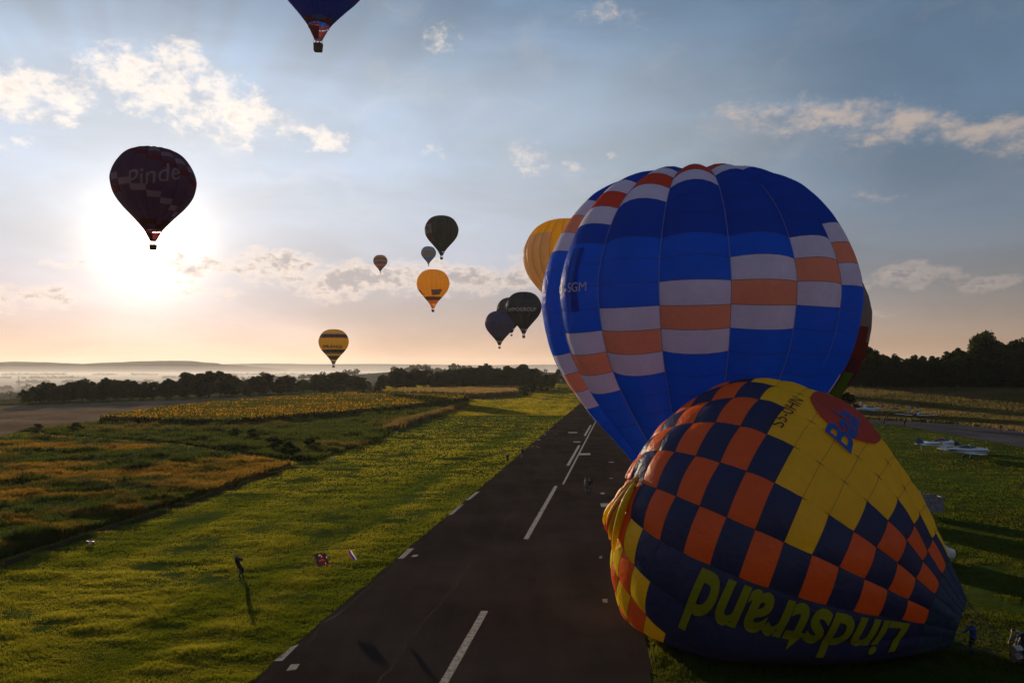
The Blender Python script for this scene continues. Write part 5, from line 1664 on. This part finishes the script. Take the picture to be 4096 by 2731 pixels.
    Fc = [tuple(p.vertices) for p in out.polygons] + [tuple(i + n0 for i in fc) for fc in mb.f]
    segs = [(pel, ch, 1), (ch, neck, 1), (neck.lerp(hd, .3), hd + (hd - neck) * .5, 0)]
    mi = []
    allc = [sum((Vector(V[i]) for i in fc), Vector()) / len(fc) for fc in Fc]
    wr = [h[0] for h in hands]
    for idx, c in enumerate(allc):
        if idx >= len(out.polygons): mi.append(0); continue
        if (c - hd).length < .2 and (c - hd).dot(hd - neck) > -.13 * (hd - neck).length: mi.append(0)
        elif min((c - w).length for w in wr) < .06: mi.append(0)
        elif (c - pel).dot(spine) < -.02 and (c.z < pel.z + .05): mi.append(3 if c.z < .1 else 2)
        else:
            dl = min((c - h[0]).length for h in hands)
            mi.append(1)
    bpy.data.meshes.remove(out)
    me = make_mesh('body', V, Fc, [SKIN, CLOTH[top], CLOTH[legs], CLOTH['black']], mi, True)
    PERSON_MESH[key] = (me, hd, (hd - neck).normalized())
    return PERSON_MESH[key]
def person(x, y, facing, label, pose=None, top='black', legs='jeans', hair='dark', H=1.75, z=None, group=None, scale=None, extra=None):
    me, hd, ha = person_mesh(pose or {}, top, legs)
    s = scale or H / 1.75
    r = empty('person', (x, y, (float(height(x, y)) if z is None else z)), facing)
    r.scale = (s, s, s)
    tag(r, label, 'person', group)
    add('body', me, r)
    hr = MB(); hr.ball(tuple(hd + Vector((-.018, 0, .035))), .112, 12, 0, (1.0, .95, .95))
    keep = [i for i, fc in enumerate(hr.f) if (sum((hr.v[j] for j in fc), Vector()) / len(fc) - hd).z > .012 or (sum((hr.v[j] for j in fc), Vector()) / len(fc) - hd).x < -.05]
    hr.f = [hr.f[i] for i in keep]; hr.m = [0] * len(hr.f)
    hr.build('hair', HAIRM[hair], r, smooth=True)
    return r
PULL = {'pelvis': (.0, 0, .90), 'chest': (-.14, 0, 1.27), 'head': (-.20, 0, 1.58), 'hand_l': (.42, .06, 1.22), 'hand_r': (.38, -.06, 1.16), 'foot_l': (.24, .12, .085), 'foot_r': (.06, -.14, .085), 'elbow': (-.2, 0, -1)}
CAMERA_POSE = {'hand_l': (.22, .08, 1.55), 'hand_r': (.22, -.08, 1.55), 'elbow': (.2, 0, -1)}
CROUCH = {'pelvis': (-.12, 0, .42), 'chest': (.04, 0, .80), 'head': (.14, 0, 1.08), 'hand_l': (.38, .08, .98), 'hand_r': (.38, -.08, .98), 'foot_l': (.1, .12, .085), 'foot_r': (-.05, -.14, .085), 'elbow': (0, 0, -1)}
WALK = {'foot_l': (.26, .10, .10), 'foot_r': (-.24, -.10, .11), 'hand_l': (-.15, .26, .84), 'hand_r': (.2, -.26, .86)}
HOLD = {'hand_l': (.42, .2, 1.62), 'hand_r': (.44, -.2, 1.05), 'foot_l': (.1, .14, .085), 'foot_r': (-.1, -.14, .085), 'elbow': (0, .3, -1)}
BEND = {'pelvis': (-.14, 0, .84), 'chest': (.26, 0, 1.02), 'head': (.52, 0, 1.12), 'hand_l': (.62, .2, .5), 'hand_r': (.6, -.2, .5), 'elbow': (-.4, 0, .2)}
POINT = {'hand_l': (.52, .1, 1.12), 'hand_r': (.06, -.24, .84), 'elbow': (0, 0, -1)}
man = ground_at(953, 2308)
CROWN_MAN = person(man.x, man.y, R_(8), 'person in dark clothes leaning back on the crown line in the grass', PULL, 'black', 'black', 'grey', 1.74)
p = ground_at(2088, 1833); person(p.x, p.y, R_(120), 'person with a backpack taking pictures at the runway edge', CAMERA_POSE, 'brown', 'grey', 'brown', 1.74)
bp = MB().loft([(-.34, .12, .20, 1.22), (-.30, .16, .26, 1.22), (-.18, .17, .28, 1.22), (-.15, .15, .24, 1.22)], 10, power=3).build('backpack', CLOTH['black'], None, smooth=True)
bp.location = (p.x, p.y, float(height(p.x, p.y))); bp.rotation_euler = (0, 0, R_(120)); tag(bp, 'black backpack on the back of the person taking pictures', 'backpack')
p = ground_at(2030, 1844); person(p.x, p.y, R_(100), 'person in black crouching in the grass beside the runway', CROUCH, 'black', 'black', 'fair', 1.72)
p = ground_at(2342, 1970); person(p.x, p.y, R_(5), 'person in a pale jacket standing on the runway beside another', None, 'grey', 'navy', 'brown', 1.80)
p = ground_at(2358, 1972); person(p.x, p.y, R_(-8), 'dark dressed person on the runway pointing an arm forward', POINT, 'black', 'jeans', 'dark', 1.74)
p = ground_at(3549, 1683); person(p.x, p.y, R_(40), 'person in a red jacket striding on the grass before the aeroplanes', WALK, 'red', 'black', 'dark', 1.76)
p = ground_at(3535, 1706); person(p.x, p.y, R_(90), 'person in brown on the taxiway verge with a child', None, 'brown', 'navy', 'brown', 1.72)
p = ground_at(3524, 1706); person(p.x, p.y, R_(90), 'small child in navy beside a grown person on the taxiway verge', None, 'navy', 'navy', 'brown', scale=.60)
p = ground_at(3619, 1707); person(p.x, p.y, R_(100), 'person in black standing alone at the taxiway edge', None, 'black', 'black', 'grey', 1.80)
p = ground_at(4004, 1727); person(p.x, p.y, R_(110), 'person in black standing close to one in white on the taxiway', None, 'black', 'red', 'dark', 1.78)
p = ground_at(4017, 1728); person(p.x, p.y, R_(140), 'person in white and pink beside the one in black on the taxiway', None, 'white', 'pink', 'fair', 1.68)
p = ground_at(1980, 1608); person(p.x, p.y, R_(-60), 'tiny far person in white walking on the grass strip', WALK, 'white', 'grey', 'dark', 1.76)
p = ground_at(1933, 1600); person(p.x, p.y, R_(-60), 'tiny far person in red at the maize corner', None, 'red', 'black', 'dark', 1.76)
person(23.6, 41.2, R_(175), 'person in a blue jacket holding the mouth of the chequered balloon open', HOLD, 'blue', 'black', 'dark', 1.72)
person(26.3, 41.5, R_(190), 'person in a grey shirt bending over the lying basket', BEND, 'grey', 'navy', 'dark', 1.76)
person(27.6, 42.4, R_(200), 'person in red brown beside the lying basket', POINT, 'brown', 'black', 'dark', 1.76)
# crew in the baskets
for bal, n, lab in ((b_top, 2, 'dark figure standing in the basket of the royal blue balloon'), (b_gr, 1, 'dark figure standing in the basket of the bottle green balloon'), (b_hy, 2, 'dark figure standing in the basket of the night blue balloon'), (b_ye, 1, 'dark figure standing in the basket of the golden balloon'), (b_sp, 1, 'dark figure standing in the basket of the lemon balloon')):
    for i in range(n):
        person(bal.location.x + (-.35 + .6 * i), bal.location.y + .05, R_(-90 + 40 * i), lab, None, 'black', 'black', 'dark', 1.75, z=bal.location.z + .09, group='balloon crews' if n > 1 else None)

# ------------------------------------------------------------------ crown line with its two flags
hand = Vector((man.x + .42, man.y + .04, 1.20))
A, B = hand, LY_CROWN
rope_pts = []
for i in range(61):
    t = i / 60
    q = A.lerp(B, t); q.z -= 1.4 * math.sin(math.pi * t) * (1 - 0.35 * t)
    q.z = max(q.z, 0.35)
    rope_pts.append(q)
r_ = MB().tube(rope_pts, 0.008, 5).build('crown_line', M_CABLE, None)
tag(r_, 'thin crown line stretched from the leaning person to the chequered balloon', 'rope')
def cloth_flag(name, label, corner_px, dist, w, h, cols, droop=0.0, seed=1, poles=True):
    """a cloth hung from the line; built as a rippled sheet with thickness"""
    o = point_at(*corner_px, dist)
    n, m = 12, 8
    vs, fs, mi = [], [], []
    for j in range(m + 1):
        for i in range(n + 1):
            u, v = i / n, j / m
            rip = 0.05 * math.sin(u * 9 + seed) * v + 0.08 * math.sin(v * 4 + seed * 2)
            vs.append((w[0] * u + h[0] * v, w[1] * u + h[1] * v + rip, w[2] * u + h[2] * v + 0.04 * math.sin(u * 7 + seed)))
    for j in range(m):
        for i in range(n):
            a = j * (n + 1) + i; fs.append((a, a + 1, a + n + 2, a + n + 1)); mi.append(cols(i / n, j / m))
    return o, vs, fs, mi
F_RED, F_WHITE, F_BLUE = fabric('flag_red', (.62, .05, .03), .4), fabric('flag_white', (.68, .66, .64), .4), fabric('flag_blue', (.02, .03, .20), .4)
F_BROWN = fabric('banner_brown', (.085, .026, .022), .25)
d_f = 54.0
o, vs, fs, mi = cloth_flag('flag', '', (1386, 2200), d_f, (.40, -.15, .02), (.42, -.4, -.55), lambda u, v: 1 if u > .66 else (2 if u > .33 else 0), seed=2)
fl = add('flag', make_mesh('flag', vs, fs, [F_RED, F_WHITE, F_BLUE], mi, True), None, o)
tag(fl, 'white, blue and red striped flag hanging over the grass near the runway', 'flag')
o, vs, fs, mi = cloth_flag('banner', '', (1254, 2214), d_f, (.80, .0, .06), (.55, -.9, -.60), lambda u, v: (1 if mnoise.noise(Vector((u * 5, v * 4, 2.2))) > 0.42 else (2 if mnoise.noise(Vector((u * 4, v * 5, 7.1))) > 0.36 else 0)), seed=4)
bn = add('banner', make_mesh('banner', vs, fs, [F_BROWN, F_WHITE, F_RED], mi, True), None, o)
tag(bn, 'dark red and white folded banner hanging over the grass beside the striped flag', 'banner')

# ------------------------------------------------------------------ vehicles and ground crew gear
def trailer(x, y, rz):
    r = empty('box_trailer', (x, y, 0.0), rz)
    tag(r, 'dented grey open box trailer on the grass behind the chequered balloon', 'trailer')
    W, D, Hh, z0 = 3.1, 1.7, 1.35, .55
    tm = paint('trailer_sheet', (.23, .22, .24), .6, .2, .35, 2.5)
    fl = MB().box((0, 0, z0), (W, D, .08)).build('floor', tm, r)
    for sy in (-1, 1):
        mb = MB().box((0, sy * (D / 2 - .025), z0 + Hh / 2 + .042), (W, .05, Hh))
        for i in range(5): mb.box((-W / 2 + .1 + i * (W - .2) / 4, sy * (D / 2 + .022), z0 + Hh / 2 + .04), (.06, .04, Hh * .98))
        mb.box((0, sy * (D / 2 + .01), z0 + Hh + .06), (W + .04, .09, .06))
        mb.build('side_panel', tm, r)
    for sx in (-1, 1):
        MB().box((sx * (W / 2 - .03), 0, z0 + Hh / 2 + .042), (.05, D - .11, Hh)).build('end_panel', tm, r)
    MB().tube([(-W / 2, -.5, z0 - .08), (-W / 2 - 1.2, 0, z0 - .08), (-W / 2, .5, z0 - .08)], .05, 6).build('drawbar', M_BLACK, r)
    for sy in (-1, 1):
        wh = MB().wheel((.1, sy * (D / 2 + .1), .3), .3, .19).build('wheel', M_BLACK, r, smooth=True)
        MB().wheel((.1, sy * (D / 2 + .11), .3), .17, .19).build('rim', M_STEEL, wh, smooth=True)
    mb = MB().box((-W / 2 + .75, -.2, z0 + Hh + .22), (.75, .5, .3)); mb.box((-W / 2 + .95, -.15, z0 + Hh + .45), (.4, .4, .2))
    bx = mb.build('folded_bag', P_GREY, None); bx.location = (x, y, 0); bx.rotation_euler = (0, 0, rz)
    tag(bx, 'pale folded bag lying on the rim of the grey trailer', 'bag')
p = ground_at(3695, 2062); trailer(p.x, p.y, R_(-3))
def van(x, y, rz):
    r = empty('van', (x, y, 0.0), rz)
    tag(r, 'white van with dark windows half hidden behind the chequered balloon', 'van')
    wm = paint('van_white', (.66, .66, .68), .3, var=.05, coat=.4)
    body = MB()
    sec = [(-2.5, .86, .62, 1.02), (-2.45, .95, .80, 1.10), (-1.0, .97, .84, 1.13), (.8, .97, .84, 1.13), (1.25, .95, .74, 1.04), (1.9, .93, .42, .72), (2.35, .90, .36, .66), (2.45, .80, .26, .62)]
    b = body.loft(sec, 20, power=5).build('body', wm, r, smooth=True)
    for sy in (-1, 1):
        for x0, x1 in ((-2.2, -1.1), (-1.0, .1), (.2, 1.0)):
            add('window', make_mesh('window', [(x0, sy * .972, 1.30), (x1, sy * .972, 1.30), (x1 - .08, sy * .955, 1.78), (x0 + .05, sy * .955, 1.78)], [(0, 1, 2, 3)], [M_GLASS]), r)
        for wx in (-1.55, 1.5):
            w = MB().wheel((wx, sy * .84, .33), .33, .22).build('wheel', M_BLACK, r, smooth=True)
            MB().wheel((wx, sy * .86, .33), .2, .22).build('rim', M_STEEL, w, smooth=True)
        MB().box((1.05, sy * 1.06, 1.28), (.12, .2, .22)).build('mirror', M_BLACK, r)
        MB().box((2.36, sy * .62, .80), (.12, .36, .18)).build('headlight', M_GLASS, r)
        MB().box((-2.48, sy * .78, 1.05), (.08, .16, .5)).build('tail_light', P_RED, r)
    add('windscreen', make_mesh('windscreen', [(1.30, -.84, 1.72), (1.30, .84, 1.72), (1.92, .86, 1.18), (1.92, -.86, 1.18)], [(0, 1, 2, 3)], [M_GLASS]), r)
    MB().box((2.4, 0, .45), (.2, 1.7, .2)).build('bumper', M_BLACK, r)
    MB().box((-2.5, 0, .45), (.12, 1.7, .2)).build('bumper', M_BLACK, r)
p = ground_at(3676, 2245); van(p.x, p.y, R_(8))
# the basket of the lying balloon on its side
def lying_basket():
    r = empty('lying_basket', (25.6, 39.6, 0.62))
    tag(r, 'wicker basket with burner frame lying on its side by the balloon mouth', 'basket')
    bk = basket(r, 2.2, [], (1.4, 1.2, 1.1))
    for ch in list(r.children):
        if ch.name.startswith('suspension'): bpy.data.objects.remove(ch)
    r.rotation_euler = (R_(8), R_(-90), R_(14)); r.location = (26.9, 40.4, 0.66)
lying_basket()
def fan(x, y, rz):
    r = empty('inflation_fan', (x, y, 0), rz)
    tag(r, 'petrol inflation fan with a round wire guard at the balloon mouth', 'fan')
    g = MB()
    ringp = [(0, .5 * math.cos(2 * math.pi * i / 20), .62 + .5 * math.sin(2 * math.pi * i / 20)) for i in range(21)]
    for dx in (-.12, .12):
        g.tube([(dx, q[1], q[2]) for q in ringp], .018, 5, caps=False)
        for k in (.3, .16): g.tube([(dx * 1.2, q[1] * k / .5, .62 + (q[2] - .62) * k / .5) for q in ringp], .006, 4, caps=False)
    for i in range(6):
        a = math.pi * i / 6
        for dx in (-.14, .14): g.tube([(dx, -.5 * math.cos(a), .62 - .5 * math.sin(a)), (dx, .5 * math.cos(a), .62 + .5 * math.sin(a))], .006, 4)
    g.build('guard', M_CABLE, r)
    for i in range(3):
        a = 2 * math.pi * i / 3; c, s = math.cos(a), math.sin(a)
        MB().raw([(-.03, c * .05 - s * .05, .62 + s * .05 + c * .05), (.03, c * .05 + s * .05, .62 + s * .05 - c * .05), (.05, c * .44 + s * .07, .62 + s * .44 - c * .07), (-.05, c * .44 - s * .07, .62 + s * .44 + c * .07)], [(0, 1, 2, 3)]).build('fan_blade', M_BLACK, r)
    MB().box((.32, 0, .55), (.32, .34, .36), taper=.85).build('engine', P_RED, r)
    f = MB()
    for s in (-1, 1): f.tube([(-.25, s * .38, .06), (0, s * .36, .25), (.55, s * .3, .06)], .02, 5)
    f.build('stand', M_BLACK, r)
    for s in (-1, 1): MB().wheel((.45, s * .36, .12), .12, .07).build('wheel', M_BLACK, r, smooth=True)
fan(25.2, 38.9, R_(10))
# low white boundary markers beside the grass strip
def marker(px, py, label, red=True, s=1.0):
    p = ground_at(px, py)
    r = empty('boundary_marker', (p.x, p.y, float(height(p.x, p.y))), R_(-10))
    tag(r, label, 'marker')
    MB().box((0, 0, .36 * s), (.55 * s, .08, .42 * s)).build('board', CLOTH['white'], r)
    if red:
        for sx in (-1, 1): MB().box((sx * .42 * s, 0, .36 * s), (.28 * s, .07, .40 * s)).build('red_end', P_RED, r)
    for sx in (-1, 1): MB().tube([(sx * .2 * s, .06, -.05), (sx * .2 * s, .06, .3 * s)], .03, 6).build('post', M_BLACK, r)
marker(362, 2180, 'white board with red ends beside the trodden path', True, 0.6)
marker(1330, 1842, 'small white board where the curving path meets the grass', False, .9)
marker(1588, 1733, 'small white board beside the dry tufts', False, .8)
def sign(px, py):
    p = ground_at(px, py)
    r = empty('notice_board', (p.x, p.y, float(height(p.x, p.y))), R_(-20))
    tag(r, 'white square board on a post behind the parked aeroplanes', 'sign')
    MB().box((0, 0, 2.5), (.95, .06, .95)).build('board', CLOTH['white'], r)
    MB().tube([(0, .05, 0), (0, .05, 2.9)], .05, 6).build('post', M_STEEL, r)
sign(3442, 1650)
def pylon(px, d, h, label):
    X = (px - CX) / F * d
    r = empty('power_pylon', (X, d, float(height(X, d))), .4)
    tag(r, label, 'pylon')
    mb = MB(); w = h * .09
    lev = [(0, w), (.35, w * .62), (.7, w * .36), (1, w * .10)]
    for i in range(len(lev) - 1):
        (t0, a), (t1, b) = lev[i], lev[i + 1]
        cs = [(-1, -1), (1, -1), (1, 1), (-1, 1)]
        for j, (sx, sy) in enumerate(cs):
            mb.tube([(sx * a, sy * a, t0 * h), (sx * b, sy * b, t1 * h)], .14, 4)
            nx, ny = cs[(j + 1) % 4]; mb.tube([(sx * a, sy * a, t0 * h), (nx * b, ny * b, t1 * h)], .09, 4)
    mb.build('mast', M_STEEL, r)
    for t, l in ((.72, .16), (.84, .13), (.94, .10)):
        MB().tube([(-h * l, 0, t * h), (0, 0, t * h + .5), (h * l, 0, t * h)], .12, 4).build('cross_arm', M_STEEL, r)
pylon(76, 1500, 34, 'tall lattice power pylon in the misty valley beyond the small trees')
pylon(265, 2700, 36, 'faint lattice power pylon far off in the valley haze')

# ------------------------------------------------------------------ air
def haze():
    me = bpy.data.meshes.new('haze')
    x0, x1, y0, y1, z0, z1 = -19000, 19000, -400, 17500, -70, 150
    me.from_pydata([(x0, y0, z0), (x1, y0, z0), (x1, y1, z0), (x0, y1, z0), (x0, y0, z1), (x1, y0, z1), (x1, y1, z1), (x0, y1, z1)], [], [(3, 2, 1, 0), (4, 5, 6, 7), (0, 1, 5, 4), (1, 2, 6, 5), (2, 3, 7, 6), (3, 0, 4, 7)])
    m, k = new_mat('morning_haze')
    pv = k.n('ShaderNodeVolumePrincipled')
    pv.inputs['Color'].default_value = (0.93, 0.91, 0.90, 1)
    pv.inputs['Density'].default_value = HAZE_D
    pv.inputs['Anisotropy'].default_value = 0.35
    o = k.n('ShaderNodeOutputMaterial'); k.l(pv.outputs[0], o.inputs['Volume'])
    me.materials.append(m)
    tag(add('haze', me), 'thin bright morning haze over the whole valley', None, None, 'stuff')
HAZE_D = 0.000042
haze()
def mist():
    # low mist lying on the valley floor, thinning upwards: shallow banks one on another
    for z1, dens, rx, ry in ((-34, 0.0007, 3300, 2300), (-22, 0.0002, 3500, 2450), (-8, 0.00008, 3700, 2600), (10, 0.00004, 3900, 2750)):
        m, k = new_mat('valley_mist')
        pv = k.n('ShaderNodeVolumePrincipled')
        pv.inputs['Color'].default_value = (0.95, 0.93, 0.92, 1); pv.inputs['Density'].default_value = dens; pv.inputs['Anisotropy'].default_value = 0.3
        o = k.n('ShaderNodeOutputMaterial'); k.l(pv.outputs[0], o.inputs['Volume'])
        me = bpy.data.meshes.new('mist')
        n = 48
        vs = [(-1500 + rx * math.cos(2 * math.pi * i / n), 3800 + ry * math.sin(2 * math.pi * i / n)) for i in range(n)]
        z0 = -66 - (z1 + 34) * 0.01
        me.from_pydata([(x, y, z0) for x, y in vs] + [(x, y, z1) for x, y in vs], [], [tuple(range(n))[::-1], tuple(range(n, 2 * n))] + [(i, (i + 1) % n, n + (i + 1) % n, n + i) for i in range(n)])
        me.materials.append(m)
        tag(add('mist', me), 'pale bank of ground mist lying in the valley', None, None, 'stuff')
mist()
